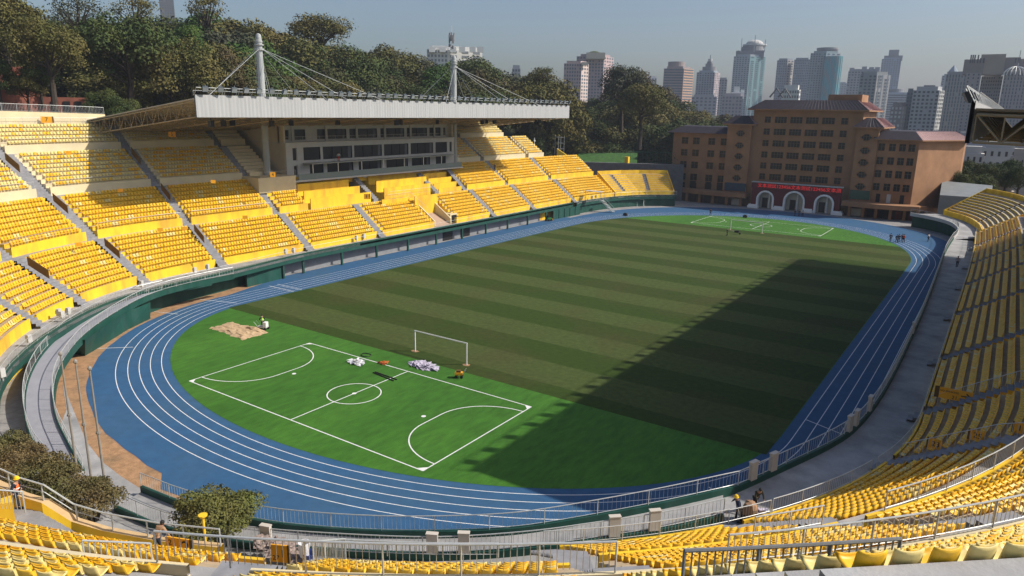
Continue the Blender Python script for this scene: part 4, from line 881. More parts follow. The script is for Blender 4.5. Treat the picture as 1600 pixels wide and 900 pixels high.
def crown_mesh(name, mat, nl, rad, hgt, clumps, leaf, seed, z0=0., flat=1.0, hollow=.55):
    rg = np.random.default_rng(seed); cs = []
    for i in range(clumps):
        a = rg.uniform(0, 2*math.pi); ct = rg.uniform(-.55, 1); st = math.sqrt(1-ct*ct); rr = rg.uniform(.45, .80)
        cs.append((st*math.cos(a)*rad*rr, st*math.sin(a)*rad*rr, z0+hgt*(.5+.5*ct*rr*flat), rg.uniform(.26, .46)*rad))
    w_ = np.array([c[3]**2 for c in cs]); w_ /= w_.sum(); idx = rg.choice(len(cs), nl, p=w_); C_ = np.array(cs)[idx]
    d = rg.normal(size=(nl, 3)); d /= np.linalg.norm(d, axis=1)[:, None]; d[:, 2] = np.where(d[:, 2] < -.35, -d[:, 2], d[:, 2])
    r = C_[:, 3]*(hollow+(1-hollow)*rg.random(nl)**.5)*rg.uniform(.85, 1.18, nl); sq = min(1.0, hgt/(2*rad)*1.15)
    P = C_[:, :3]+d*r[:, None]*np.array([1, 1, sq])
    nrm = d+rg.normal(scale=.55, size=(nl, 3)); nrm /= np.linalg.norm(nrm, axis=1)[:, None]
    t1 = np.cross(nrm, rg.normal(size=(nl, 3))); t1 /= np.linalg.norm(t1, axis=1)[:, None]; t2 = np.cross(nrm, t1)
    sz = (leaf*rg.uniform(.6, 1.4, nl))[:, None]
    V = np.stack([P-t1*sz, P+t2*sz*.55, P+t1*sz, P-t2*sz*.55], 1).reshape(-1, 3).astype(np.float32)
    me = bpy.data.meshes.new(name); me.vertices.add(len(V)); me.vertices.foreach_set('co', V.ravel()); me.loops.add(nl*4); me.loops.foreach_set('vertex_index', np.arange(nl*4, dtype=np.int32))
    me.polygons.add(nl); me.polygons.foreach_set('loop_start', np.arange(0, nl*4, 4, dtype=np.int32)); me.materials.append(mat); me.update(calc_edges=True)
    return me, cs
def trunk_mesh(name, h, r, cs, seed, extra=0):
    rg = np.random.default_rng(seed+99); mb = MB(); top = np.array([rg.uniform(-.5, .5), rg.uniform(-.5, .5), h])
    mb.tube([(0, 0, -1.5), (.1, .05, h*.4), top*np.array([.6, .6, .75]), top], [r*1.25, r, r*.7, r*.4], 7)
    for c_ in cs[:9+extra]:
        q = np.array(c_[:3]); s_ = top*rg.uniform(.4, .85); mid_ = s_*.45+q*.55+np.array([0, 0, rg.uniform(-.6, .4)]); mb.tube([s_, mid_, q], [r*.42, r*.25, r*.1], 4, cap=False)
    return mb.mesh(name, m_trunk)
TK = {}; HM = {}
def tkind(key, mat, nl, rad, hgt, trunk, clumps, leaf, seed, flat=1., hollow=.55, extra=0):
    me, cs = crown_mesh('crown', LEAF[mat], nl, rad, hgt, clumps, leaf, seed, trunk, flat, hollow); TK[key] = (me, trunk_mesh('trunk', trunk+hgt*.45, rad*.07, cs, seed, extra), rad, hgt+trunk)
tkind('dark1', 'dark', 12000, 6, 12.5, 2, 20, .20, 1); tkind('dark2', 'dark', 12000, 6.5, 11, 2.2, 24, .20, 2); tkind('olive1', 'olive', 12000, 6, 11.5, 2.2, 20, .20, 3); tkind('olive2', 'olive', 12000, 6.5, 12, 2, 26, .20, 4)
tkind('brown1', 'brown', 9000, 6, 11, 2.4, 20, .22, 5); tkind('green1', 'green', 11000, 5.5, 10.5, 2, 18, .20, 6); tkind('grey1', 'grey', 6500, 6, 11, 3, 22, .22, 7, hollow=.3, extra=8); tkind('yellow1', 'yellow', 9000, 6, 9.5, 2.4, 18, .21, 8)
tkind('flat', 'olive', 6500, 8.2, 11.5, 1.5, 40, .28, 9, flat=1, hollow=.35, extra=16); tkind('bare', 'grey', 1500, 8, 9, 7, 26, .24, 10, hollow=.1, extra=17); tkind('sparse', 'yellow', 1300, 7, 7, 7, 22, .26, 12, hollow=.1, extra=13)
def tree(key, px, top, D, *a, **k):
    t = tree_(key, px, top, D, *a, **k)
    if t.get('group', '').endswith('on the wooded hill'):
        pl = 'at the upper left' if px < 250 else ('behind the left roof mast' if px < 460 else ('between the roof masts' if px < 690 else ('right of the right roof mast' if px < 860 else ('behind the stand end' if px < 1000 else 'beside the brown building'))))
        t['label'] = t['label'].replace('in the wooded hill behind the far stand', 'on the wooded hill '+pl); t['group'] += ' '+pl
    return t
def tree_(key, px, top, D, scale=None, label=None, group=None, topz=None, base=None, w_=1.0, rz=None):
    me, tr, rad, H = TK[key]; H = HM.setdefault(key, float(np.percentile([v_.co.z for v_ in me.vertices], 99.5))); g_, d = AT(px, D); zb = hill(g_[0], g_[1])-.2 if base is None else base; zt = ZY(top, px, D)
    s = max(.35, (zt-zb)/H) if scale is None else scale
    if scale is not None: zb = zt-H*s
    t = thing('broadleaf_tree', label, 'tree', (g_[0], g_[1], zb), rz if rz is not None else random.uniform(0, 6.28), group); wd = w_*(s if scale is None else scale)
    wd = min(wd*1.3, 2.1) if scale is None else wd
    t.scale = (wd, wd, s); link('crown', me, t); link('trunk', tr, t); return t
TL = [(0,0),(60,32),(100,62),(130,25),(200,18),(270,28),(330,12),(390,25),(420,42),(460,70),(505,75),(560,82),(590,62),(640,82),(700,88),(750,90),(800,118),(850,108),(880,142),(940,150),(985,108),(1040,142),(1080,172),(1130,184),(1190,195)]
def topl(x): return float(np.interp(x, [a for a, _ in TL], [b_ for _, b_ in TL]))
GL = {'dark1': ('dense dark evergreen tree in the wooded hill behind the far stand', 'dark evergreens on the wooded hill'), 'dark2': ('dense dark evergreen tree in the wooded hill behind the far stand', 'dark evergreens on the wooded hill'),
      'olive1': ('olive green broad tree in the wooded hill behind the far stand', 'olive green trees on the wooded hill'), 'olive2': ('olive green broad tree in the wooded hill behind the far stand', 'olive green trees on the wooded hill'),
      'brown1': ('brownish autumn tree in the wooded hill behind the far stand', 'brownish trees on the wooded hill'), 'green1': ('fresh green bushy tree in the wooded hill behind the far stand', 'fresh green trees on the wooded hill'),
      'grey1': ('greyish loose tree in the wooded hill behind the far stand', 'greyish loose trees on the wooded hill'), 'yellow1': ('yellowing tree in the wooded hill behind the far stand', 'yellowing trees on the wooded hill')}
KS = ['dark1', 'olive1', 'brown1', 'olive2', 'dark2', 'grey1', 'green1', 'olive1', 'yellow1', 'dark1', 'brown1', 'olive2']
rk = random.Random(4)
for L_, (dt, D0, st) in enumerate([(6, 228, 40), (24, 212, 44), (50, 196, 46), (78, 182, 46), (108, 172, 48)]):
    x = -40+L_*13
    while x < 880:
        tp = topl(x)+dt+rk.uniform(-7, 9); k = rk.choice(KS)
        if x < 150 and dt > 70: x += st; continue
        if tp < 165 and not (x > 300 and tp > 158):
            tree(k, x, tp, D0+rk.uniform(-6, 6)+(30 if x > 560 else 0), None, *GL[k], w_=rk.uniform(.85, 1.1))
        x += st*rk.uniform(.8, 1.2)
for L_, (dt, D0, st) in enumerate([(4, 330, 34), (22, 300, 36), (48, 284, 38), (74, 270, 40), (96, 262, 44)]):
    x = 800+L_*9
    while x < (1210 if L_ < 2 else (1150 if L_ == 2 else 1060)):
        tp = topl(x)+dt+rk.uniform(-5, 7); k = rk.choice(['dark1', 'dark2', 'dark1', 'olive1', 'dark2', 'olive2', 'brown1'])
        if tp < 235: tree(k, x, tp, D0+rk.uniform(-8, 8), None, *GL[k], w_=rk.uniform(.85, 1.15))
        x += st*rk.uniform(.8, 1.2)
for px, tp, D in [(1065, 176, 300), (1090, 182, 290), (1112, 190, 280), (1135, 180, 330), (1160, 190, 310), (1180, 184, 340), (1205, 190, 330), (1075, 200, 262), (1100, 206, 256), (1125, 205, 262), (1150, 204, 270), (1045, 190, 262), (1060, 215, 250), (1088, 222, 250), (1170, 205, 280), (1000, 165, 300), (1030, 160, 310)]:
    k = rk.choice(['dark1', 'dark2', 'olive1', 'green1', 'brown1']); tree(k, px, tp, D, None, *GL[k], w_=1.15)
# named individuals
tree('flat', 506, 24, 232, .92, 'broad flat-crowned olive tree standing out on the ridge between the roof masts', w_=1.35)
for i, (px, tp) in enumerate([(478, 66), (505, 72), (532, 74), (455, 60), (558, 84)]): tree(['dark1', 'olive2', 'dark2', 'olive1', 'dark1'][i], px, tp, 224, None, 'tree closing the ridge under the flat-crowned tree, ' + ['left of its trunk', 'right below its trunk', 'right of its trunk', 'farthest left', 'farthest right'][i])
tree('bare', 135, -8, 190, 1.0, 'nearly bare tree with spreading limbs rising above the ridge at the upper left')
tree('sparse', 225, -6, 200, .9, 'thin-leaved tree at the top of the ridge left of the tower glimpse')
tree('sparse', 335, -8, 205, .95, 'thin-leaved flat tree at the top of the ridge right of the tower glimpse')
tree('olive2', 22, -20, 168, 1.25, 'big loose tree filling the top left corner')
tree('grey1', 972, 103, 262, 1.5, 'tall grey-green tree towering before the pink towers')
tree('olive1', 1002, 132, 250, 1.5, 'broad dark olive tree just right of the tall grey-green tree')
tree('sparse', 850, 104, 250, .8, 'pale thin tree on the ridge right of the roof end')
tree('olive2', 85, 30, 146, .95, 'large olive tree with a dark leaning trunk before the red building')
for i, (px, tp) in enumerate([(2, 95), (44, 118), (66, 100)]): tree(['dark1', 'olive1', 'dark2'][i], px, tp, 148, .5, 'small tree before the red building at the upper left, ' + ['at the very edge', 'in the middle of its wall', 'at its right corner'][i])
tree('olive1', 12, 30, 174, 1.2, 'broad tree at the left edge before the red building')
tree('dark2', 205, 25, 158, 1.5, 'huge rounded tree with brownish top above the left end of the roof')
tree('olive2', 285, 62, 160, 1.3, 'wide dark olive tree right behind the sloping roof end')
tree('green1', 300, 42, 178, 1.0, 'bright green clump of a tree below the tower glimpse')
tree('brown1', 350, 78, 165, 1.15, 'brownish round tree beside the left roof mast')
for i, (px, tp, D) in enumerate([(160, 140, 146), (190, 150, 142)]): tree('dark1', px, tp, D, .55, 'small dark tree just behind the top railing, ' + ['right of the red building', 'nearest the roof end'][i])
for i, (px, tp, D) in enumerate([(930, 222, 275), (825, 190, 248), (860, 200, 252), (1020, 205, 275), (905, 180, 275), (945, 190, 275), (985, 180, 278), (880, 210, 262), (840, 215, 240)]):
    tree(['olive2', 'yellow1', 'olive1', 'dark2', 'dark1', 'dark2', 'dark1', 'olive1', 'dark1'][i], px, tp, D, .9 if i else .5, 'tree behind the right end of the far stand, ' + ['low and rounded by the lawn', 'yellowish one under the roof corner', 'olive one right of the roof corner', 'dark one beside the brown building', 'tall dark one in the middle', 'tall dark one right of the middle', 'tall dark one before the brown building', 'low one above the sloping wall', 'low dark one at the stand end'][i])
# dark trees at the right beyond the corner stand
for i, (px, tp, D) in enumerate([(1505, 258, 250), (1535, 252, 262), (1565, 256, 250), (1590, 250, 262), (1612, 262, 246), (1520, 270, 236), (1550, 272, 240)]):
    tree('dark1' if i % 2 else 'dark2', px, tp, D, .75, 'dark tree in the dense row beyond the far right corner stand', 'dark trees beyond the far right corner stand')
# lawn terrace behind the corner stand
g1, d1 = AT(950, 250); zt = ZY(243, 950, 250)
mb = MB(); q = [AT(905, 232)[0], AT(1000, 232)[0], AT(1000, 241)[0], AT(905, 241)[0]]; mb.prism(q, [0, 0, 0, 0], [ZY(255, 905, 232), ZY(255, 1000, 232), ZY(239, 1000, 241), ZY(239, 905, 241)]); struct('lawn_bank', mb, M('bank_grass', (.045, .115, .025), .95, .35, .8, .6, 5))
q = [AT(880, 231)[0], AT(1075, 231)[0], AT(1075, 233)[0], AT(880, 233)[0]]; mb = MB(); mb.prism(q, 0, ZY(254, 960, 232)); mb.build('retaining_wall', m_concd, None, label='dark retaining wall below the bright green bank behind the corner stand', cat='wall')
pf = [AT(x, 236)[0] for x in np.linspace(985, 1060, 9)]; zf = ZY(254, 1000, 236)
railing([(p[0], p[1], zf) for p in pf], 3.4, 3.2, .8, 'tall green wire fence right of the bright green bank', r=.05, rb=.03, mat=M('fence_green', (.05, .16, .10), .6), cat='fence', name='wire_fence')
# scaffold and light poles at the stand end
sc_ = thing('scaffold_tower', 'grey scaffold tower beside trees at the right end of the far stand', 'scaffold'); g_, d = AT(876, 222); z0 = ZY(250, 876, 222)
for a in (-1, 1):
    for c_ in (-1, 1): MB().tube([(g_[0]+a*1.0, g_[1]+c_*1.0, z0-8), (g_[0]+a*1.0, g_[1]+c_*1.0, z0+7)], .07, 4).build('upright', m_steel, sc_)
for k in range(5): MB().box(g_[0]-1.1, g_[0]+1.1, g_[1]-1.1, g_[1]+1.1, z0+k*1.7-.05, z0+k*1.7+.02).build('deck', m_concd, sc_)
for i, px in enumerate((822, 836, 885, 900, 912)):
    D = 226; g_, d = AT(px, D); zt = ZY(215 if i < 2 else 250, px, D); MB().tube([(g_[0], g_[1], 4), (g_[0], g_[1], zt)], .10, 6).box(g_[0]-.2, g_[0]+.2, g_[1]-.2, g_[1]+.2, zt-1.2, zt-.7).build('pole', m_white, None, label='thin white pole at the right end of the far stand, ' + ['leftmost', 'second from left', 'with a stay, third', 'with a stay, fourth', 'with a stay, rightmost'][i], cat='pole')
    if i > 1: g2, _ = AT(px+16, D); MB().tube([(g_[0], g_[1], zt), (g2[0], g2[1], zt-3.4)], .06, 4).build('stay_bar', m_white, None, label='slanting white stay bar at the right end of the far stand, ' + ['left', 'left', 'left', 'middle', 'right'][i], cat='stay bar')
# sloping yellow end wall of the far stand
e1 = [(-46.8, 82.2, 4.6), (-55.2, 82.2, 10.9), (-62.6, 80.5, 15.4)]
mb = MB(); mb.strip([(p[0], p[1], 0) for p in e1], [(p[0], p[1], p[2]+.6) for p in e1]); mb.strip([(p[0], p[1], p[2]+.6) for p in e1], [(p[0], p[1]+.3, p[2]+.6) for p in e1]); mb.strip([(p[0], p[1]+.3, p[2]+.6) for p in e1], [(p[0], p[1]+.3, 0) for p in e1]); mb.build('end_wall', m_yel, west)
# red building at upper left
rb = thing('brick_building', 'red painted building with low wall behind the cream wall at the upper left', 'building')
ga, da = AT(-20, 152); gb, _ = AT(75, 158); z_ = 14
q = [ga, gb, gb+da*8, ga+da*8]; MB().prism(q, z_, [ZY(120, -20, 152), ZY(152, 75, 158), ZY(152, 75, 158), ZY(95, -20, 152)]).build('main_wall', m_brick, rb)
q = [AT(5, 160)[0], AT(72, 160)[0], AT(72, 165)[0], AT(5, 165)[0]]; MB().prism(q, z_, [ZY(104, 5, 160), ZY(104, 50, 160), ZY(104, 50, 160), ZY(104, 5, 160)]).build('gable_wall', m_brick, rb)
q = [AT(58, 148)[0], AT(142, 148)[0], AT(142, 150)[0], AT(58, 150)[0]]; MB().prism(q, z_, ZY(152, 100, 148)).build('low_wall', m_brick, rb)
for px in (85, 104, 122): g_, d = AT(px, 147.8); MB().box(-.5, .5, 0, .1, 0, 1.9).build('doorway', m_blackm, rb, loc=(g_[0], g_[1], ZY(176, px, 148)), rz=math.atan2(d[1], d[0])-math.pi/2)
# ------------------------------------------------------------------ skyline
def tower(name, label, x0, x1, top, D, col, floors=None, cols=8, side=None, scol=None, depth=.8, rough=.7, wcol=(.10, .12, .15), wfrac=(.55, .55), base=0, spec=.3, tilt=0., strips=False):
    """x0..x1 front face columns, side = pixel column where the sunlit right flank ends"""
    t = thing('high_rise', label, 'building'); a, d = AT(x0, D); c_, _ = AT(x1, D); zt = ZY(top, (x0+x1)/2, D); ax = (c_-a)/np.linalg.norm(c_-a); W_ = np.linalg.norm(c_-a); ay = np.array([-ax[1], ax[0]])
    if np.dot(ay, d) < 0: ay = -ay
    dep = W_*depth; sk = np.zeros(2)
    if side is not None:      # flank runs back and to the right
        e_, _ = AT(side, D+dep*.8); sk = (e_-c_); 
    else: sk = ay*dep
    t.location = (0, 0, 0); fr = [a, c_, c_+sk, a+sk]
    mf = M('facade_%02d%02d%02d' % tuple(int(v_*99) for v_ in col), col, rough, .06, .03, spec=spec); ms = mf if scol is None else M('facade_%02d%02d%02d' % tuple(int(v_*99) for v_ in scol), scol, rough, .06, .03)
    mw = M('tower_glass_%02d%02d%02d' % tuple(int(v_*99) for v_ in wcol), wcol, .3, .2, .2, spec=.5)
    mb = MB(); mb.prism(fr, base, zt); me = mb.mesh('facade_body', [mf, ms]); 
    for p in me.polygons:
        if scol is not None and abs(np.dot(np.array(p.normal[:2]), ax)) > .35 and np.dot(np.array(p.normal[:2]), ax) > 0: p.material_index = 1  # right flank takes scol, its sunlight painted into the colour
    link('facade', me, t)
    fl = floors or max(6, int((zt-base)/3.6)); mb = MB()
    zlo = max(base, 8)
    def grid(p0, p1, out, nc):
        L_ = np.linalg.norm(p1-p0); u = (p1-p0)/L_; n_ = out/np.linalg.norm(out); fh = (zt-base)/fl
        for j in range(fl):
            z0 = base+fh*(j+.25)
            if z0 < zlo: continue
            if strips: q0 = p0+u*L_*.03; q1 = p1-u*L_*.03; mb.prism([q0+n_*.0, q1, q1+n_*.18, q0+n_*.18], z0, z0+fh*wfrac[1]); continue
            for i in range(nc):
                if (i*7+j*3) % 19 == 0: continue
                q0 = p0+u*L_*(i+.5-wfrac[0]/2)/nc; q1 = p0+u*L_*(i+.5+wfrac[0]/2)/nc
                z1 = z0+fh*wfrac[1]; A = [(*(q0+n_*.15), z0), (*(q1+n_*.15), z0), (*(q1+n_*.15), z1), (*(q0+n_*.15), z1), (*q0, z1), (*q1, z1)]
                mb.add(A, [(0, 1, 2, 3), (3, 2, 5, 4)])
    grid(a, c_, -ay, cols); 
    o2 = np.array([sk[1], -sk[0]]); 
    if np.dot(o2, ax) < 0: o2 = -o2
    grid(c_, c_+sk, o2, max(2, cols//2)); mb.build('windows', mw, t, kind='stuff')
    MB().prism([(1-.12)*(p-(a+c_+sk+sk)/2*0) if False else p*.8+((a+c_+sk)/2+(a+sk+c_)/2)*.1 for p in fr], zt, zt+2.4).build('roof_plant', mf, t)
    return t, fr, zt, ax, ay, d
def onroof(t, px, y0, y1, w_, D, mat, nm='roof_tower', shape='box', dep=None):
    g_, d = AT(px, D); zb = ZY(y0, px, D); zt = ZY(y1, px, D); ppm = FPX/D; W_ = w_/ppm; nn = np.array([-d[1], d[0]])
    if shape == 'box': MB().obox(g_+d*W_*.5, nn, d, W_/2, (dep or W_)/2, zb-1, zt).build(nm, mat, t)
    elif shape == 'cyl': MB().lathe([(W_/2, zb-1), (W_/2, zt)], (*(g_+d*W_*.5), 0), 20).build(nm, mat, t)
    elif shape == 'cone': MB().lathe([(W_/2, zb), (.05, zt)], (*(g_+d*W_*.5), 0), 10).build(nm, mat, t)
    elif shape == 'bowl': MB().lathe([(W_*.40, zb-1), (W_/2, zb+(zt-zb)*.6), (W_/2, zt)], (*(g_+d*W_*.5), 0), 24).build(nm, mat, t)
    elif shape == 'dome': MB().lathe([(W_/2*math.cos(a), zb+(zt-zb)*math.sin(a)) for a in np.linspace(0, 1.5, 7)], (*(g_+d*W_*.5), 0), 16).build(nm, mat, t)
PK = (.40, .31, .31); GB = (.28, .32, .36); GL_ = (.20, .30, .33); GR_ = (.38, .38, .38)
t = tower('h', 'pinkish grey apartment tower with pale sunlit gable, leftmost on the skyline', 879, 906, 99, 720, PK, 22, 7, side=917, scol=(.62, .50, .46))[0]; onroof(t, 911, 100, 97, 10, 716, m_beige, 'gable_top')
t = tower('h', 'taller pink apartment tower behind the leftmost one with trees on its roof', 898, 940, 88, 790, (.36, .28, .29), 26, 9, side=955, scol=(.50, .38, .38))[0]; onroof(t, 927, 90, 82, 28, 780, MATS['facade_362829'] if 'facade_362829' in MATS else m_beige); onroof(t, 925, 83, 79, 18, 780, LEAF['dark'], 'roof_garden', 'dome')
tower('h', 'small white buildings peeping over the trees between pink and brown towers', 1003, 1023, 121, 1300, (.60, .60, .60), 10, 5)
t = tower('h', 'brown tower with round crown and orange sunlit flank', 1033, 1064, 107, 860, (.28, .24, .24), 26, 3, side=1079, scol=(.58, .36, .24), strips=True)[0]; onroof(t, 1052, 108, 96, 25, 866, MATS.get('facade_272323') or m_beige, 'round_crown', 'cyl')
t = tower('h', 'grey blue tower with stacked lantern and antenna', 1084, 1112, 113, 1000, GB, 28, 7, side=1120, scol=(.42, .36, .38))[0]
for (y0, y1, w_) in ((114, 104, 20), (105, 99, 12), (99, 96, 8)): onroof(t, 1103, y0, y1, w_, 1006, m_greyw, 'lantern', 'cyl')
onroof(t, 1103, 97, 92, 6, 1006, m_greyb, 'lantern_head', 'bowl'); onroof(t, 1103, 93, 86, 1.2, 1006, m_steel, 'antenna')
tower('h', 'narrow grey tower with arched top left of the white stepped block', 1119, 1132, 124, 1050, (.36, .37, .39), 22, 3)
tower('h', 'low blue grey office slab in front of the lantern tower', 1078, 1118, 151, 900, (.30, .33, .37), 12, 6)
t = tower('h', 'pink and white block with open white frames on its roof', 1126, 1158, 150, 700, (.42, .38, .40), 14, 6, wcol=(.2, .2, .25))[0]; onroof(t, 1150, 152, 144, 18, 705, m_white); onroof(t, 1148, 145, 135, 8, 707, m_white, 'roof_frame'); onroof(t, 1157, 146, 140, 5, 707, m_white, 'roof_frame')
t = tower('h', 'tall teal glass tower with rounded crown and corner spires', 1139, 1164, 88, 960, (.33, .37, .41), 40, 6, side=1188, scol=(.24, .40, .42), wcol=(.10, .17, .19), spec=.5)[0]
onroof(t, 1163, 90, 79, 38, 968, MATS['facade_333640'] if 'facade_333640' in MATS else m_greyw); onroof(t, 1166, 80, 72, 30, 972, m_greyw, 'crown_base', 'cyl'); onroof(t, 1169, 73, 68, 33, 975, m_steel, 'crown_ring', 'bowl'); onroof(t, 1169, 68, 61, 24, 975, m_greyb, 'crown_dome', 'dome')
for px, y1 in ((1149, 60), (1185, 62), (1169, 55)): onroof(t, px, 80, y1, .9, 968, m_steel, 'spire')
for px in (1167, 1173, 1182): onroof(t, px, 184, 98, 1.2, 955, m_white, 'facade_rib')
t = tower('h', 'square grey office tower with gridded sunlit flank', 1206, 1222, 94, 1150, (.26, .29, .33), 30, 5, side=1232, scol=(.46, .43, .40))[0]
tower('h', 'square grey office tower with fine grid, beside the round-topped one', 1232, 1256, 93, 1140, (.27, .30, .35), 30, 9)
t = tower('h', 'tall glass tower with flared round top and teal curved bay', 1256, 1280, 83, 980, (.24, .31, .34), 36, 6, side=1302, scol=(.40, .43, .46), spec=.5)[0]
onroof(t, 1281, 84, 80, 24, 990, m_greyw, 'neck', 'cyl'); onroof(t, 1281, 81, 74, 28, 990, m_greyw, 'flared_top', 'bowl')
g_, d = AT(1292, 972); R_ = 10.5; zt = ZY(88, 1292, 972); MB().lathe([(R_, 0), (R_, zt)], (g_[0]+d[0]*R_*.6, g_[1]+d[1]*R_*.6, 0), 24).build('curved_bay', M('teal_glass', (.06, .30, .36), .25, .15, .1, stretch=(1, 1, .02), spec=.6), t)
for k in range(9):
    a = math.atan2(-d[1], -d[0])+(k-4)*.3; MB().obox(np.array([g_[0]+d[0]*R_*.6+math.cos(a)*R_, g_[1]+d[1]*R_*.6+math.sin(a)*R_]), (-math.sin(a), math.cos(a)), (math.cos(a), math.sin(a)), .35, .3, 0, zt).build('bay_mullion', m_greyw, t)
t = tower('h', 'white low block with gabled roof frames just above the brown building', 1218, 1245, 140, 430, (.62, .62, .60), 16, 7, side=1247, wcol=(.2, .2, .2))[0]
for px in (1210, 1223):
    ga, d = AT(px-10, 410); gb, _ = AT(px, 410); gc, _ = AT(px+10, 410); z0 = ZY(152, px, 410); z1 = ZY(138, px, 410); MB().tube([(*ga, z0), (*gb, z1), (*gc, z0)], .45, 4).build('roof_truss', m_concd, t)
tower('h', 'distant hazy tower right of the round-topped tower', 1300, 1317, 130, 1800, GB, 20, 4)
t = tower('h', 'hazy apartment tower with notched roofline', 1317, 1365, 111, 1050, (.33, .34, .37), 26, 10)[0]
for px, y in ((1322, 106), (1331, 108), (1341, 104), (1352, 105), (1361, 105)): onroof(t, px, 112, y, 6, 1052, MATS.get('facade_323336') or m_greyw)
t = tower('h', 'grey slab tower with white vertical stripes on its right flank', 1336, 1362, 117, 620, (.31, .33, .34), 24, 4, side=1383, scol=(.42, .42, .43))[0]; onroof(t, 1346, 118, 113, 12, 625, m_greyw)
for px in (1366, 1371, 1379): onroof(t, px, 186, 117, 1.3, 618, m_white, 'stripe')
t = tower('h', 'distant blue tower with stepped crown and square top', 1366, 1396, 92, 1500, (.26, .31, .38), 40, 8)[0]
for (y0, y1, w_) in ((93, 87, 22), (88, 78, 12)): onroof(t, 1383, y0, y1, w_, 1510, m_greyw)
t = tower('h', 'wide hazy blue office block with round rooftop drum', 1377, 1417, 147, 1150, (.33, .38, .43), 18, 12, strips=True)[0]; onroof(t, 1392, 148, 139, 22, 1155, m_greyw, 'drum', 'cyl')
t = tower('h', 'brown apartment block with white balconies behind the tiled roofs', 1390, 1408, 166, 560, (.26, .23, .23), 12, 3, side=1415, scol=(.46, .42, .40), wcol=(.5, .5, .48))[0]; onroof(t, 1404, 167, 159, 8, 562, m_beige)
t = tower('h', 'pale residential slab with rows of small windows and water tank', 1421, 1462, 141, 560, (.44, .45, .46), 18, 6, side=1470, wcol=(.08, .09, .10))[0]; onroof(t, 1445, 142, 133, 13, 565, m_greyw, 'water_tank')
tower('h', 'dark narrow slab at the left of the pale residential slab', 1412, 1422, 144, 565, (.22, .24, .25), 18, 2)
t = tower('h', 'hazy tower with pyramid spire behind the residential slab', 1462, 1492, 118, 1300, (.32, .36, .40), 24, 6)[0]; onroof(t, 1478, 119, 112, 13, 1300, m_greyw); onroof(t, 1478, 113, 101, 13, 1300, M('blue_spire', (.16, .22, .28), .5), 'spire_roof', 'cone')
tower('h', 'grey ribbed apartment slab left of the big concrete complex', 1468, 1500, 117, 640, (.30, .31, .31), 22, 7, wfrac=(.4, .8))
tower('h', 'grey brown apartment slab with bare gable left of the domed complex', 1499, 1522, 114, 545, (.34, .32, .32), 26, 3, wfrac=(.3, .5))
tower('h', 'pale grey apartment slab between the gable and the domed block', 1523, 1556, 119, 560, (.40, .39, .40), 25, 9, wfrac=(.4, .45))
t = tower('h', 'large grey apartment complex with pipes and lattice dome on top at the right edge', 1557, 1640, 115, 538, (.33, .32, .33), 26, 16, wfrac=(.32, .7))[0]
for i, (px, y0, y1, w_, m_) in enumerate([(1508, 114, 93, 22, m_greyw), (1536, 114, 85, 26, m_beige), (1562, 114, 90, 22, m_greyw), (1590, 114, 92, 34, m_concd), (1580, 112, 97, 20, m_greyw)]): onroof(t, px, y0, y1, w_, 545+i, M('roof_block_grey', (.27, .25, .24), .85, .1, .05) if m_ is not m_beige else M('roof_block_tan', (.38, .34, .29), .85, .1, .05), 'roof_block')
for px in (1502, 1505, 1508, 1513, 1517, 1522, 1571, 1576, 1584, 1588): onroof(t, px, 96, 86 if px < 1515 else 91, 1.6, 538, m_concd, 'vent_pipe')
onroof(t, 1576, 100, 79, .8, 538, m_steel, 'antenna')
g_, d = AT(1574, 534); W_ = 26/(FPX/534)/2; zb = ZY(118, 1574, 534); zt = ZY(104, 1574, 534); mb = MB()
for k in range(8): a = math.pi*k/8; mb.tube([(g_[0]+W_*math.cos(e)*math.cos(a), g_[1]+W_*math.cos(e)*math.sin(a), zb+(zt-zb)*math.sin(e)) for e in np.linspace(0, math.pi, 9)], .22, 4, cap=False)
mb.build('lattice_dome', m_white, t)
tower('h', 'dark high-rise glimpsed between the ridge trees at the upper left', 264, 286, -12, 620, (.14, .15, .18), 50, 6, base=20)
t = tower('h', 'white apartment building on the hill behind the right mast', 668, 700, 77, 520, (.62, .62, .60), 16, 6, side=753, base=20, wcol=(.2, .22, .24))[0]
for px in (676, 692, 708, 722, 738, 750): onroof(t, px, 79, 73, 9, 516, m_white, 'penthouse')
tower('h', 'grey building edge seen above the trees right of the pale thin tree', 799, 812, 107, 560, (.35, .37, .40), 16, 3, base=10)
# low houses beyond the corner stand
for i, (x0, x1, top, D, col) in enumerate([(1499, 1548, 240, 300, (.52, .51, .48)), (1543, 1600, 232, 330, (.44, .43, .42)), (1506, 1560, 226, 380, (.40, .40, .44)), (1590, 1630, 245, 290, (.40, .37, .34)), (1562, 1606, 300, 262, (.36, .31, .26)), (1500, 1545, 214, 470, (.34, .34, .36)), (1560, 1625, 208, 480, (.32, .31, .33))]):
    tower('h', 'low pale house beyond the right corner stand, ' + ['nearest white one', 'greyish one right of the white one', 'bluish roofed one behind', 'brownish one at the right edge', 'old one just past the wall', 'far one under the roof corner', 'far one at the right edge'][i], x0, x1, top, D, col, max(3, int(ZY(top, x0, D)/3.3)), 5, wfrac=(.35, .45), wcol=(.05, .05, .06))
q = [AT(1488, 215)[0], AT(1570, 215)[0], AT(1570, 228)[0], AT(1488, 232)[0]]; zz = ZY(308, 1520, 215)
mb = MB(); mb.prism(q, zz-5, [zz, zz, zz+2.2, zz+2.4]); mb.build('shed_roof', M('grey_sheet', (.22, .24, .25), .6, .1, .5), None, label='low grey sheet roof behind the far right corner stand', cat='roof')
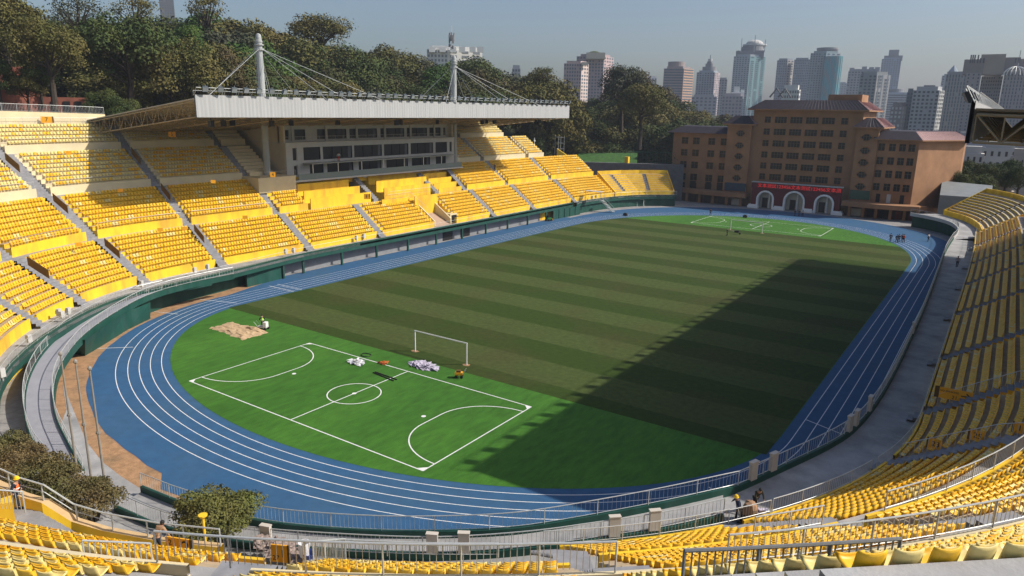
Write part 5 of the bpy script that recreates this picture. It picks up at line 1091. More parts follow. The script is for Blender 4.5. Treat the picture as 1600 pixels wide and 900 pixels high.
# distant wooded band so that the city meets the horizon
mb = MB()
for i in range(60):
    px = 780+i*15; g_, d = AT(px, 1500+200*math.sin(i)); h = 26+10*math.sin(i*2.3)+6*math.sin(i*5.1); nn = np.array([-d[1], d[0]]); mb.obox(g_, nn, d, 14+6*math.sin(i*3.3), 20, 0, h)
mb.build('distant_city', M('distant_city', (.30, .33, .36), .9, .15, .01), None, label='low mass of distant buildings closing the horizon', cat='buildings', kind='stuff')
# haze
mb = MB(); mb.box(-700, 2500, -300, 3200, -2, 165); hz = mb.build('haze', bpy.data.materials.new('haze'), None, kind='stuff')
hm_ = hz.data.materials[0]; hm_.use_nodes = True; n_ = hm_.node_tree; n_.nodes.remove(n_.nodes['Principled BSDF']); pv = n_.nodes.new('ShaderNodeVolumePrincipled'); pv.inputs['Color'].default_value = (.66, .73, .86, 1); pv.inputs['Density'].default_value = .00019; pv.inputs['Anisotropy'].default_value = .0
n_.links.new(pv.outputs[0], n_.nodes['Material Output'].inputs['Volume'])
# ------------------------------------------------------------------ objects on the field
def goal(y, lab):
    t = thing('football_goal', lab, 'goal', (0, y, .02)); mb = MB().tube([(0, 0, 0), (0, 0, 2.44)], .075, 8); pm_ = mb.mesh('goal_post', m_white)
    for x in (-3.7, 3.7): link('goal_post', pm_, t, loc=(x, 0, 0)); MB().add([(.5*math.cos(a)*random.uniform(.7, 1.2)+x, .35*math.sin(a)*random.uniform(.7, 1.2), .012) for a in np.linspace(0, 6.28, 14)[:-1]], [tuple(range(13))]).build('bare_patch', m_dirt, t)
    MB().tube([(-3.77, 0, 2.44), (3.77, 0, 2.44)], .075, 8).build('crossbar', m_white, t)
goal(-47.3, 'white football goal frame without a net on the near end of the mown pitch'); goal(63.6, 'white football goal frame at the far end of the mown pitch')
# flag poles
for i, (x, y, xt, yt) in enumerate([(121, 739, 95, 562), (144, 756, 116, 562), (166, 771, 138, 581)]):
    P = B(x, y, 0); t = thing('flagpole', 'bare steel flagpole on grey paving, ' + ['leftmost of three', 'middle one of three', 'rightmost of three'][i], 'flagpole', (P[0], P[1], 0), group='flagpoles by the left ramp')
    MB().tube([(0, 0, 0), (0, 0, 4.6), (0, 0, 9.2)], [.10, .08, .055], 8).build('pole', m_pole, t); MB().lathe([(.16, 4.6), (.16, 4.75)], (0, 0, 0), 8).build('collar', m_pole, t); MB().lathe([(.05, 9.2), (.14, 9.3), (.14, 9.42), (.03, 9.55)], (0, 0, 0), 8).build('finial', m_pole, t); MB().box(-.4, .4, -.3, .3, -.02, .1).build('base_plate', m_greyb, t)
# paved apron by the flagpoles
mb = MB(); ap = [B(x, y, 0) for x, y in [(72, 722), (104, 640), (98, 600), (135, 690), (160, 722), (190, 745), (222, 765), (232, 778), (178, 800), (150, 830), (60, 800)]]; mb.add([(p[0], p[1], .004) for p in ap][::-1], [tuple(range(len(ap)))]); struct('paved_apron', mb, m_conc)
# sand patch and machine
mb = MB(); rg = np.random.default_rng(3); n = 15; q = [B(x, y, .03) for x, y in [(328, 512), (362, 503), (420, 520), (380, 531)]]
for j in range(n+1):
    for i in range(n+1):
        u, v_ = i/n, j/n; p = (q[0]*(1-u)+q[1]*u)*(1-v_)+(q[3]*(1-u)+q[2]*u)*v_; e = min(u, v_, 1-u, 1-v_)*6; mb.v.append((p[0]+rg.normal()*.12, p[1]+rg.normal()*.12, .02+min(1, e)*(.10+.14*rg.random())+(.35*math.exp(-((u-.86)**2+(v_-.72)**2)*40))))
for j in range(n):
    for i in range(n): a = j*(n+1)+i; mb.f.append((a, a+n+1, a+n+2, a+1)); mb.m.append(0)
mb.build('sand_patch', m_sand, None, label='rectangular sand patch on the green turf near the left corner', cat='sand', kind='stuff')
mch = thing('marking_machine', 'small white work machine beside the worker on the sand patch', 'machine', tuple(B(412, 515, .02)), .4)
MB().box(-.7, .5, -.35, .35, .3, .45).build('frame', m_greyb, mch); MB().box(.1, .5, -.3, .3, .45, 1.0).build('tank', m_white, mch); MB().tube([(-.6, .3, .4), (-1.1, .3, 1.0)], .03, 4).tube([(-.6, -.3, .4), (-1.1, -.3, 1.0)], .03, 4).build('handle', m_steel, mch)
for x in (-.5, .4):
    for y in (-.38, .38): MB().tube([(x, y-.05, .18), (x, y+.05, .18)], .18, 10).build('wheel', m_blackm, mch)
def heap(px, py, rx, ry, h, mat, label, cat, n=46, seed=1, z=.02, name='bundle', sz=.28):
    rg = np.random.default_rng(seed); P = B(px, py, z); mb = MB()
    for k in range(n):
        a = rg.uniform(0, 6.28); r = rg.random()**.6; c_ = np.array([math.cos(a)*r*rx, math.sin(a)*r*ry, rg.random()*h*(1-r*.8)]); v_ = rg.normal(size=(6, 3))*sz*np.array([1, 1, .55])
        v_[:, 2] = np.abs(v_[:, 2])*.6; mb.add(c_+v_, [(0, 1, 2), (0, 2, 3), (0, 3, 4), (1, 4, 5), (2, 5, 3), (1, 2, 5)])
    o = mb.build(name, mat, None, label=label, cat=cat); o.location = tuple(P); return o
m_bag = M('plastic_bag_white', (.70, .70, .72), .35, .15, 5); m_net = M('white_purple_net', (.50, .46, .56), .7, .45, 6)
heap(558, 567, .75, .4, .35, m_bag, 'crumpled white plastic bags on the green turf near the goal', 'bag', seed=2); heap(662, 573, 1.7, .75, .3, m_net, 'heap of white and purple netting lying behind the goal', 'net', 110, 3, sz=.30)
heap(600, 568, .55, .28, .25, M('orange_bag', (.55, .16, .04), .6, .2, 5), 'small heap of orange sacks on the touchline', 'sack', 24, 5, sz=.2)
P = B(572, 555, .03); MB().tube([(P[0]+.62*math.cos(a), P[1]+.5*math.sin(a), .06+.03*math.sin(3*a)) for a in np.linspace(0, 6.5, 20)], .05, 5).build('hose_ring', m_blackm, None, label='coiled dark hose on the turf near the white bags', cat='hose')
for i in range(2):
    a, c_ = B(583+i*3, 582-i*1, .06), B(615+i*5, 595-i*2, .06); MB().tube([a, c_], .07, 5).build('dark_pole', m_blackm, None, label='dark pole lying on the turf across the halfway line, ' + ['nearer one', 'farther one'][i], cat='pole')
P = B(717, 590, .02); ct = thing('tool_cart', 'small orange wheeled tool cart on the turf right of the goal', 'cart', tuple(P), .6)
MB().box(-.4, .4, -.28, .28, .35, .6).build('tray', m_sign, ct); MB().tube([(.4, .25, .5), (.75, .25, .95)], .025, 4).tube([(.4, -.25, .5), (.75, -.25, .95)], .025, 4).build('handle', m_steel, ct); MB().box(-.25, .2, -.2, .2, .6, .8).build('load', m_brown, ct)
for x in (-.28, .28):
    for y in (-.3, .3): MB().tube([(x, y-.03, .16), (x, y+.03, .16)], .16, 10).build('wheel', m_blackm, ct)
P = B(1151, 366, .02); wb = thing('wheelbarrow', 'dark wheelbarrow beside the worker before the far goal', 'wheelbarrow', tuple(P), 0)
MB().prism([(-.5, -.3), (.5, -.3), (.5, .3), (-.5, .3)], [.4]*4, [.75, .9, .9, .75]).build('tray', m_blackm, wb); MB().tube([(.7, -.04, .22), (.7, .04, .22)], .22, 10).build('wheel', m_blackm, wb); MB().tube([(.5, .2, .5), (-1, .28, .7)], .03, 4).tube([(.5, -.2, .5), (-1, -.28, .7)], .03, 4).build('handles', m_steel, wb)
for i, (px, py, lb) in enumerate([(977, 337, 'at the far left corner of the mown pitch'), (1164, 340, 'on the far touchline')]): P = B(px, py, .01); MB().box(-.5, .5, -.3, .3, 0, .6).box(-.3, .3, -.2, .2, .6, .75).build('equipment_box', m_blackm, None, label='dark equipment box '+lb, cat='box', loc=tuple(P))
# green ride-on mower under the far walkway
P = B(858, 345, .0); mw = thing('ride_on_mower', 'green ride-on mower parked by the green posts at the far side of the track', 'mower', tuple(P), 1.3)
MB().prism([(-.9, -.45), (.5, -.45), (.5, .45), (-.9, .45)], .35, .85).build('body', M('mower_green', (.03, .14, .03), .4), mw); MB().box(-.5, 0, -.3, .3, .85, 1.0).box(-.6, -.48, -.3, .3, .85, 1.4).build('seat', m_blackm, mw); MB().tube([(.35, 0, .8), (.15, 0, 1.2)], .03, 4).lathe([(.2, 1.2), (.2, 1.24)], (.12, 0, 0), 10).build('steering_wheel', m_blackm, mw)
for x in (-.6, .4):
    for y in (-.55, .55): MB().tube([(x, y-.1, .27), (x, y+.1, .27)], .27, 10).build('wheel', m_blackm, mw)
MB().box(.5, .85, -.5, .5, .1, .5).build('cutting_deck', m_sign, mw)
# white lamps in pairs on the far walkway
lm = MB().box(-.16, .16, -.22, .22, .35, 1.15).tube([(0, 0, 0), (0, 0, .4)], .05, 5).box(-.3, -.16, -.16, .16, .55, .95).mesh('lamp_box', m_greyb)
for i, (px, py) in enumerate([(305, 430), (325, 425), (447, 400), (459, 398), (557, 378), (569, 375), (108, 496), (93, 498), (760, 338), (751, 340), (866, 320), (872, 319), (47, 540), (5, 595), (925, 312), (931, 311), (222, 452), (98, 502)]):
    P = B(px, py, 3.25); link('lamp_box', lm, None, 'white boxed projector lamp standing at the front of the far stand walkway', 'lamp', 'boxed lamps along the far walkway', None, tuple(P), random.uniform(0, .6))
# yellow post, bins, debris
P = B(321, 848, 4.0); t = thing('yellow_post', 'yellow post with a fan-shaped top before the big round bush', 'post', tuple(P)); MB().tube([(0, 0, -.6), (0, 0, 1.45)], .07, 8).build('post', m_yel, t); MB().lathe([(.08, 1.45), (.24, 1.62), (.24, 1.68)], (0, 0, 0), 10).build('cap', m_yel, t)
P = B(476, 868, 2.2); MB().lathe([(.26, 0), (.33, .85), (.29, .85), (.24, .1)], (0, 0, 0), 14).build('bucket', m_bag, None, label='white bucket standing behind the front row in the near passage', cat='bucket', loc=tuple(P))
P = B(483, 871, 2.2); MB().lathe([(.25, 0), (.36, .32), (.32, .32), (.22, .05)], (0, 0, 0), 14).build('basin', M('basin_blue', (.02, .05, .22), .4), None, label='dark blue basin beside the white bucket', cat='basin', loc=tuple(P))
heap(440, 862, 2.2, .7, .4, M('rubble', (.32, .25, .22), .9, .4, 5), 'heap of rubble and rags under the near ramp beside the bush', 'rubble', 160, 9, 1.8, 'rubble_heap', .22)
# clipped shrubs
def shrub(px, py, zc, rx, rz_, mat, label, seed, nl=5200, group=None, leaf=.075):
    me, cs = crown_mesh('crown', LEAF[mat], nl, rx, rz_*2, 34, leaf, seed, -rz_, 1., .72)
    P = B(px, py, zc); t = thing('clipped_shrub', label, 'shrub', tuple(P), group=group); link('crown', me, t)
    mb = MB(); rg = np.random.default_rng(seed)
    for k in range(7): a = k*.9; q = (math.cos(a)*rx*.45, math.sin(a)*rx*.45, -rz_*.1); mb.tube([(math.cos(a)*.15, math.sin(a)*.15, -zc), (q[0]*.5, q[1]*.5, -rz_*.8), q], [.09, .06, .03], 5, cap=False)
    mb.build('stems', m_trunk, t); return t
for i, (px, py, rx, rz_) in enumerate([(14, 700, 1.7, 1.0), (28, 722, 1.9, 1.1), (62, 738, 2.0, 1.2), (98, 762, 2.1, 1.3), (143, 780, 1.9, 1.15)]):
    shrub(px, py, 1.7, rx, rz_, 'hedge', 'low rounded brownish shrub beside the left ramp, ' + ['highest and farthest left', 'second in the row', 'middle one of five', 'fourth in the row', 'nearest the flagpoles'][i], 40+i, 9500)
shrub(336, 808, 2.9, 2.75, 1.35, 'shrub', 'big dome-shaped green bush in front of the curved ramp at the lower left', 51, 17000, leaf=.08)
# parapet and stairs of the foreground stand at lower left
pp_ = [B(x, y, z) for x, y, z in [(-30, 742, 7.2), (35, 772, 6.6), (72, 783, 6.3), (118, 812, 4.9), (165, 826, 4.5), (250, 842, 4.3), (345, 852, 4.3)]]
mb = MB(); w_ = np.array([.10, -.30, 0])
A = [p+np.array([.0, .22, 0]) for p in pp_]; C_ = [p-np.array([.0, .22, 0]) for p in pp_]
mb.strip(C_, A, 0); mb.strip([np.array([p[0], p[1], .0]) for p in C_], C_, 1); mb.strip(A, [np.array([p[0], p[1], 0]) for p in A], 1)
mb.build('parapet_wall', [M('parapet_cap_tan', (.55, .38, .20), .8, .08, 2), m_yel], None, label='yellow parapet wall with tan cap stepping down beside the stair at the lower left', cat='wall')
railing([p+np.array([0, .0, 0]) for p in pp_], .95, 2.1, None, 'two-bar steel handrail on the tan-capped parapet at the lower left', r=.045, mid=True, bottom=False)
mb = MB(); nS = 9
for i in range(nS):
    f = i/(nS-1); z = 3.5+2.3*f; c_ = pp_[4]*(1-f)+pp_[2]*f; mb.box(c_[0]-.5-(.0), c_[0]+.5, c_[1]-4.2, c_[1]-.3, 0, z)
c_ = pp_[1]; mb.box(c_[0]-3.8, pp_[2][0]-.35, c_[1]-4.5, c_[1]+.1, 0, 5.85); mb.build('corner_stair', m_stair, None, label='grey concrete stair and landing at the lower left', cat='stairs')
mb = MB(); a = [B(-40, 800, 6.6), B(18, 782, 6.6), B(24, 812, 5.9), B(-40, 822, 5.9)]; mb.prism([(p[0], p[1]) for p in a], 3, 6.9); mb.build('yellow_block', m_yel, None, label='yellow painted wall block at the left edge above the seats', cat='wall')
railing([B(135, 890, 13.0), B(240, 893, 12.5)], 1.0, 1.6, .15, 'low steel railing among the pale seats at the lower left', r=.03, rb=.02, detail=True)

# ------------------------------------------------------------------ foreground railings
def fr(u0, u1, s, z, lab, h=.95, **k): return railing(path3(EP, u0, u1, s, z), h, 2.2, .19, lab, r=.034, rb=.014, detail=True, **k)
def px_u(px, s, z):
    us = np.linspace(0, EP.L, 1200); x, y, _, _ = EP.at(us, s); q = PX(np.stack([x, y, np.full_like(x, z)], 1)); return us[np.argmin(np.abs(q[:, 0]-px)+np.where(q[:, 2] < 1, 9999, 0))]
Z3 = EP.ti[2][1]; Z2 = EP.ti[1][1]
fr(px_u(238, 15.7, Z3+1.3), px_u(963, 15.7, Z3+1.3), 15.7, Z3+.42, 'long steel railing across the bottom of the view before the nearest seats', bottom=False)
fr(px_u(1142, 15.7, Z3+1.3), px_u(1640, 15.7, Z3+1.3), 15.7, Z3+.42, 'bright-topped steel railing rising to the right between the seat tiers')
fr(px_u(1182, 7.9, Z2+1.3), px_u(1290, 7.9, Z2+1.3), 7.9, Z2+.42, 'dark steel railing before the second tier right of the two workers')
fr(px_u(1385, 7.9, Z2+1.3), px_u(1620, 7.9, Z2+1.3), 7.9, Z2+.42, 'dark steel railing before the second tier at the right edge')
fr(px_u(520, 7.9, Z2+1.3), px_u(780, 7.9, Z2+1.3), 7.9, Z2+.42, 'thin railing before the second tier at the bottom middle', h=.6)
railing(path3(EP, px_u(1140, .1, 5), px_u(1205, .1, 5), .1, 4.37), .8, 2, .2, 'short railing at the front row by the two workers', r=.03, rb=.012)
railing(path3(EP, px_u(1208, .1, 5), px_u(1362, .1, 5), .1, 4.37), .85, 2.2, .2, 'sunlit railing before the front row right of the two workers', r=.03, rb=.012)
railing(path3(EP, px_u(850, .1, 5), px_u(1138, .1, 5), .1, 4.37), .85, 2.2, .2, 'railing before the front row below the near ramp', r=.03, rb=.012)
railing(path3(EP, px_u(1372, .1, 5), EP.L-1, .1, 4.37, du=2), .8, 2.4, .25, 'thin railing before the front row of the shaded stand on the right', r=.02, rb=.008, bottom=False)
# stair-side railings
def sider(u, s0, s1, lab, h=1.0, zo=0, r=.036, sp=.19, base=None):
    ss = np.linspace(s0, s1, 6); P = []
    for s in ss:
        k = max(i for i in range(3) if EP.ti[i][0] <= s+.01); s_, z_, n_ = EP.ti[k]; x, y, _, _ = EP.at(np.array([u]), s); P.append((x[0], y[0], z_+min((s-s_)/ROWD, n_)*EP.rh[k]+zo))
    return railing(P, h, 1.6, sp, lab, r=r, rb=.016, detail=True, bottom=False)
sider(EA[0]-.9, 8, 11, 'short steel railing beside the stair at the bottom left of centre'); sider(EA[1]+.9, 8.0, 11.5, 'steel railing beside the first stair right of the bottom left')
railing(path3(EP, px_u(1085, 22.8, 20.), px_u(1425, 22.8, 20.), 22.78, 18.4, du=.5), 1.05, 1.3, .14, 'dark steel railing in front of the pale seats at the bottom right', r=.036, rb=.016, detail=True, bottom=False, mat=M('dull_rail', (.22, .23, .24), .45, .1, 4, metal=.3))
sider(EA[4]+.85, 0.4, 6.8, 'long thin railing down the stair between shaded and sunlit seats', sp=.3, r=.025); sider(EA[5]+.85, 7.9, 14, 'thin railing down the upper shaded stair', sp=.3, r=.025)
sider(EA[5]+.85, .4, 7.0, 'thin railing with a sign down the second shaded stair', sp=.3, r=.025)
def eboard(u, s, wd, hg, txt, lab, zo=.15, al=0):
    k = max(i for i in range(3) if EP.ti[i][0] <= s+.01); s_, z_, n_ = EP.ti[k]; x, y, nx_, ny_ = EP.at(np.array([u]), s); z = z_+min((s-s_)/ROWD, n_)*EP.rh[k]+zo
    t = thing('section_sign', lab, 'sign', (x[0], y[0], z), math.atan2(ny_[0], nx_[0])-(math.pi/2 if not al else 0)+0)
    MB().box(-wd/2, wd/2, -.03, .03, 0, hg).build('board', m_sign, t); MB().box(-wd/2, -wd/2+.12*wd, -.04, .04, -.01, hg+.01).build('edge_stripe', m_brown, t)
    for j, (tx, sz_, ox, oz) in enumerate(txt):
        for sgn in (1, -1):
            o = link('lettering', text_mesh(tx, sz_), t); o.data.materials.append(m_blackm); o.rotation_euler = (math.pi/2, 0, 0 if sgn > 0 else math.pi); o.location = (ox, -.036*sgn, oz)
    return t
eboard(px_u(275, 8.0, Z2+.6), 7.75, 1.3, .8, [('2', .8, -.3, .4), ('21', .35, .35, .55), ('排', .3, .1, .2)], 'yellow-orange sign with a big 2 on the rail at the lower left', .2)
eboard(px_u(433, 8.0, Z2+.6), 7.75, .8, .8, [('1', .5, -.1, .4), ('27', .3, .2, .2)], 'small yellow-orange sign on the rail left of the bottom middle', .45)
e_ = eboard(EA[5]+.86, 1.9, 2.6, .9, [('→', .9, .8, .45), ('21', .4, .1, .2), ('NO SMOKING', .2, -.3, .62)], 'orange board with a black arrow on the stair rail of the shaded stand', .1, 1)
for i, tx in enumerate(('23', '25', '13')): eboard(EA[4]+1.1, 2.2+2.2*i, .9, .7, [(tx, .5, .1, .35)], 'small yellow plate reading %s on the long stair rail, %s' % (tx, ('lowest of three', 'middle of three', 'highest of three')[i]), .1, 1)

# ------------------------------------------------------------------ people
def skinned(name, joints, edges, rad, mat, parent, sub=1, root=0):
    me = bpy.data.meshes.new(name); me.from_pydata(joints, edges, []); me.materials.append(mat); o = link(name, me, parent)
    md_ = o.modifiers.new('skin', 'SKIN'); 
    for i, r in enumerate(rad): me.skin_vertices[0].data[i].radius = (r, r)
    me.skin_vertices[0].data[root].use_root = True
    s_ = o.modifiers.new('sub', 'SUBSURF'); s_.levels = sub; s_.render_levels = sub; return o
def person(P, rz, label, top, legs, hat=None, lean=0., armL=(.30, .05, .95), armR=(-.30, .05, .95), step=.12, h=1.72, vest=None, hair=(.02, .02, .02), crouch=0., hd=None):
    t = thing('person', label, 'person', tuple(P), rz); s = h/1.72; ly = lean; c = crouch
    def J(x, y, z): return (x*s, y*s, z*s)
    hz_ = .92-c; sy = ly*.55; sh = (0, sy, 1.42-c-.12*ly); nk = (0, sy+.04+ly*.08, 1.50-c-.14*ly); hdp = (0, sy+.07+ly*.16, 1.62-c-.20*ly)
    aL, aR = armL, armR; eL = ((aL[0]+.21)/2+.06, (aL[1]+sy)/2-.05, (aL[2]+1.38-c)/2); eR = ((aR[0]-.21)/2-.06, (aR[1]+sy)/2-.05, (aR[2]+1.38-c)/2)
    V = [(0, 0, hz_), (0, sy*.5, (hz_+1.42-c)/2), sh, nk, hdp, (0, hdp[1], hdp[2]+.08), (.19, sy, 1.40-c), eL, aL, (-.19, sy, 1.40-c), eR, aR,
         (.10, 0, hz_-.06), (.12, step*.6+c*.7, .50-c*.4), (.12, step, .08), (.12, step+.14, .04), (-.10, 0, hz_-.06), (-.12, -step*.4+c*.7, .50-c*.4), (-.12, -step, .08), (-.12, -step+.14, .04),
         (aL[0]+.01, aL[1]+.04, aL[2]-.09), (aR[0]-.01, aR[1]+.04, aR[2]-.09)]
    E = [(0, 1), (1, 2), (2, 3), (3, 4), (4, 5), (2, 6), (6, 7), (7, 8), (2, 9), (9, 10), (10, 11), (0, 12), (12, 13), (13, 14), (14, 15), (0, 16), (16, 17), (17, 18), (18, 19), (8, 20), (11, 21)]
    rad = [.12, .12, .13, .055, .095, .085, .065, .042, .03, .065, .042, .03, .085, .06, .042, .035, .085, .06, .042, .035, .028, .028]
    skinned('body', [J(*p) for p in V], E, [r*s for r in rad], m_skin, t)
    T_ = [V[i] for i in (0, 1, 2, 6, 7, 8, 9, 10, 11)]; skinned('jacket', [J(*p) for p in T_], [(0, 1), (1, 2), (2, 3), (3, 4), (4, 5), (2, 6), (6, 7), (7, 8)], [x*s for x in (.150, .155, .16, .09, .065, .05, .09, .065, .05)], top, t)
    L_ = [V[i] for i in (0, 12, 13, 14, 16, 17, 18)]; skinned('trousers', [J(*p) for p in L_], [(0, 1), (1, 2), (2, 3), (0, 4), (4, 5), (5, 6)], [x*s for x in (.135, .105, .08, .062, .105, .08, .062)], legs, t)
    for i in (15, 19): MB().box(-.05, .05, -.16, .12, 0, .09).build('shoe', m_blackm, t, loc=J(V[i][0], V[i][1]-.02, 0))
    hx_ = J(*hdp); MB().lathe([(.105, .0), (.115, .05), (.10, .11), (.06, .15), (.01, .165)], (0, 0, 0), 10).build('hair', M('hair_black', hair, .7), t, loc=(hx_[0], hx_[1]-.015, hx_[2]+.015))
    for ex in (-.035, .035): MB().lathe([(.012, -.006), (.012, .006)], (0, 0, 0), 5).build('eye', m_blackm, t, loc=(hx_[0]+ex*s, hx_[1]+.09*s, hx_[2]+.02))
    MB().prism([(-.015, 0), (.015, 0), (0, .03)], -.03, .015).build('nose', m_skin, t, loc=(hx_[0], hx_[1]+.088*s, hx_[2]))
    if hat: MB().lathe([(.155, .02), (.16, .035), (.13, .05), (.125, .10), (.09, .16), (.03, .19)], (0, 0, 0), 12).build('helmet', hat, t, loc=(hx_[0], hx_[1], hx_[2]+.03))
    if vest:
        skinned('hi_vis_vest', [J(*V[0]), J(*V[1]), J(*V[2])], [(0, 1), (1, 2)], [.165, .17, .175], vest, t)
        MB().lathe([(.19, 0), (.19, .05)], (0, 0, 0), 10).build('reflective_band', m_white, t, loc=J(0, sy*.5, 1.1-c))
    return t
m_hv = M('hi_vis_lime', (.45, .75, .05), .6); m_hvo = M('hi_vis_orange', (.85, .16, .03), .6); m_helm = M('helmet_yellow', (.85, .55, .02), .35); m_dk = M('dark_cloth', (.018, .022, .035), .9); m_navy = M('navy_cloth', (.02, .03, .07), .9); m_tan = M('tan_cloth', (.36, .22, .13), .9); m_olive = M('olive_cloth', (.045, .045, .03), .9); m_redc = M('red_cloth', (.65, .05, .03), .8)
person(B(411, 513, .02), 1.2, 'worker in lime hi-vis vest standing by the white machine at the sand patch', m_dk, m_dk, vest=m_hv, lean=.15, armL=(.25, .35, 1.0), armR=(-.25, .35, 1.0))
person(B(1153, 815, 3.22), 2.2, 'worker in navy jacket and yellow helmet pushing a loaded cart on the sunlit concourse', m_navy, m_dk, hat=m_helm, lean=.25, armL=(.55, .25, 1.05), armR=(-.35, .30, .95))
person(B(1179, 797, 3.22), -2.3, 'worker in dark olive jacket bending over the cart on the sunlit concourse', m_olive, m_dk, lean=.45, armL=(.22, .5, .95), armR=(-.22, .5, .95))
cr = thing('hand_cart', 'hand cart heaped with a tan sack and scraps beside the two workers', 'cart', tuple(B(1173, 815, 3.22)), .5)
MB().box(-.75, .75, -.4, .4, .35, .42).build('platform', m_brown, cr); MB().tube([(-.75, .35, .4), (-.9, .35, 1.1), (-.9, -.35, 1.1), (-.75, -.35, .4)], .03, 5).build('handle', m_steel, cr)
for x in (-.5, .5):
    for y in (-.42, .42): MB().tube([(x, y-.04, .17), (x, y+.04, .17)], .17, 10).build('wheel', m_blackm, cr)
mb = MB(); mb.lathe([(.30, .42), (.48, .6), (.46, .95), (.34, 1.2), (.1, 1.32)], (-.1, 0, 0), 9); mb.v = [(v_[0]+random.uniform(-.05, .05), v_[1]+random.uniform(-.05, .05), v_[2]+random.uniform(-.05, .05)) for v_ in mb.v]; mb.build('sack', m_tan, cr); MB().box(.3, .7, -.3, .3, .42, .75).box(.35, .9, -.2, .1, .75, .9).build('scraps', m_net, cr)
person(B(248, 866, 4.7), .2, 'person in tan jacket and dark cap bending at the parapet at the lower left', m_tan, m_dk, lean=.5, armL=(.30, .5, .85), armR=(-.30, .4, .95), hair=(.02, .025, .05))
person(B(29, 792, 5.9), -1.0, 'worker with yellow helmet and orange hi-vis vest behind the handrail at the left edge', m_dk, m_dk, hat=m_helm, vest=m_hvo, lean=.1)
person(B(1495, 417, 3.22), .3, 'person in pinkish top walking on the shaded right concourse', M('pink_cloth', (.35, .25, .28), .9), m_dk)
person(B(1450, 377, .02), .9, 'person standing on the track by the far end of the right concourse', m_greyb, m_dk)
person(B(1136, 368, .02), 1.5, 'person in dark clothes working before the far goal', m_dk, m_dk, armL=(.3, .4, .9))
for px, py, lb, c_ in ((1391, 377, 'leftmost of the group, in dark clothes', m_dk), (1400.5, 379, 'second of the group, in dark clothes', m_dk), (1404, 378, 'third of the group, in dark clothes', m_navy), (1409, 378, 'fourth of the group, in dark clothes', m_dk), (1411.5, 378.5, 'rightmost of the group, in bright red', m_redc)):
    person(B(px, py, .02), random.uniform(-1, 1), 'person at the far right turf edge, '+lb, c_, m_dk)
for px, py, lb, c_ in ((1242, 337, 'leftmost of three, in dark clothes', m_dk), (1248, 337.5, 'middle of three, in dark clothes', m_dk), (1254, 338, 'rightmost of three, in a pale shirt', m_greyb)): person(B(px, py, .02), 2+random.uniform(-1, 1), 'person standing before the archway gate, '+lb, c_, m_dk)
person(B(1110, 336, .02), 0, 'lone person in dark red standing at the far edge of the blue track', M('maroon_cloth', (.10, .02, .02), .9), m_dk)
person((-60.2, -6.6, 16.5), .5, 'person on the canopy of the press building cleaning a window', m_white, m_redc, h=1.65)
person((-57.2, 41.6, 12.0), 1.2, 'person in black sitting on the stairs in the far stand', m_dk, m_dk)
# far small goal frame and roadside details
t = thing('small_goal', 'small white goal frame standing by the far left bend of the track', 'goal', tuple(B(1000, 322, 0)), .6); MB().tube([(-1, 0, 0), (-1, 0, 2), (1, 0, 2), (1, 0, 0)], .05, 5).tube([(-1, 0, 2), (-1, -1.1, 0), (-1, 0, 0)], .04, 4).tube([(1, 0, 2), (1, -1.1, 0), (1, 0, 0)], .04, 4).build('goal_frame', m_white, t)
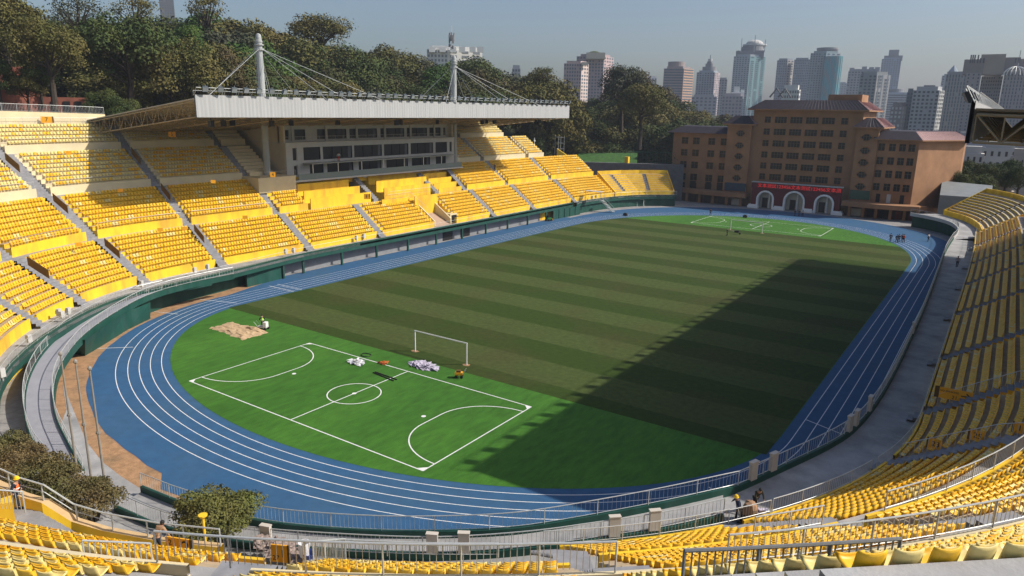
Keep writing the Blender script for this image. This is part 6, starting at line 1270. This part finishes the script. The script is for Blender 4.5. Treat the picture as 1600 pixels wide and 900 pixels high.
# ------------------------------------------------------------------ seats
S = np.array(SEATS); pp = PX(S[:, :3]+np.array([0, 0, .5]))
vis = (pp[:, 2] > 1) & (pp[:, 0] > -260) & (pp[:, 0] < 1860) & (pp[:, 1] > -200) & (pp[:, 1] < 1080)
S = S[vis]; pp = pp[vis]
inf = (pp[:, 0] > -10) & (pp[:, 0] < 1612) & (pp[:, 1] < 915)
order = np.argsort(np.where(inf, pp[:, 2], 1e9)); near = order[:300]; rest = order[300:]
smesh = {}
hi = seat_bucket(); brk = MB(); brk.box(-.16, .16, -.12, -.06, .33, .38); brk.box(-.16, .16, .06, .12, .33, .38); brk.box(-.03, .03, -.06, .20, .30, .35); brk.box(-.03, .03, .14, .20, 0, .34)
brk.box(-.06, .06, .10, .26, 0, .03); bme = brk.mesh('seat_bracket', m_brk)
for c_, mm in ((0, m_seat), (1, m_seatc), (2, m_seato)):
    me = hi.mesh('stadium_seat', mm); me.polygons.foreach_set('use_smooth', [True]*len(me.polygons)); smesh[c_] = me
LB = {0: 'bright yellow plastic bucket seat in the foreground rows of the near stand', 1: 'pale cream plastic bucket seat in the foreground rows of the near stand', 2: 'deeper orange-yellow plastic bucket seat in the foreground rows of the near stand'}
GR = {0: 'bright yellow seats in the foreground rows', 1: 'pale cream seats in the foreground rows', 2: 'orange-yellow seats in the foreground rows'}
for i in near:
    x, y, z, a, c_ = S[i]; c_ = int(c_); a += random.uniform(-.03, .03)
    px_, tr_ = pp[i][0], (3 if z > EP.ti[2][1]-.2 else (2 if z > EP.ti[1][1]-.2 else 1))
    plc = ('at the lower left', 'at the bottom left of centre', 'at the bottom middle', 'at the bottom right of centre', 'at the lower right', 'at the far lower right')[int(min(5, max(0, px_//267)))]
    tn = {1: 'lowest', 2: 'second', 3: 'nearest'}[tr_]; cn = {0: 'bright yellow', 1: 'pale cream', 2: 'orange-yellow'}[c_]
    o = link('bucket_chair', smesh[c_], None, '%s bucket seat in the %s seat tier %s' % (cn, tn, plc), 'seat', '%s seats of the %s tier %s' % (cn, tn, plc), None, (x, y, z), a); link('seat_bracket', bme, o)
rs = rest[np.argsort(pp[rest, 2])]; md = rs[(pp[rs, 2] < 34)]; fr = rs[(pp[rs, 2] >= 34)]
hm = seat_bucket()
if len(md): 
    ob = bulk('seat_rows', hm.v, hm.f, S[md][:, :4], [m_seat, m_seatc, m_seato], S[md][:, 4].astype(int), label='yellow and pale plastic seats in the rows just beyond the nearest ones', cat='seats', kind='stuff')
    ob.data.polygons.foreach_set('use_smooth', [True]*len(ob.data.polygons))
lv, lf = seat_low(); Sf = S[fr][:, :4].copy(); Sf[:, 3] += RNG.normal(0, .05, len(Sf))
bulk('seat_rows', lv, lf, Sf, [m_seat, m_seatc, m_seato], S[fr][:, 4].astype(int), label='thousands of yellow and pale plastic seats in rows round the stadium', cat='seats', kind='stuff')
print('SEATS', len(S), 'near depth', pp[near, 2].max(), 'mid', len(md), 'far', len(fr))
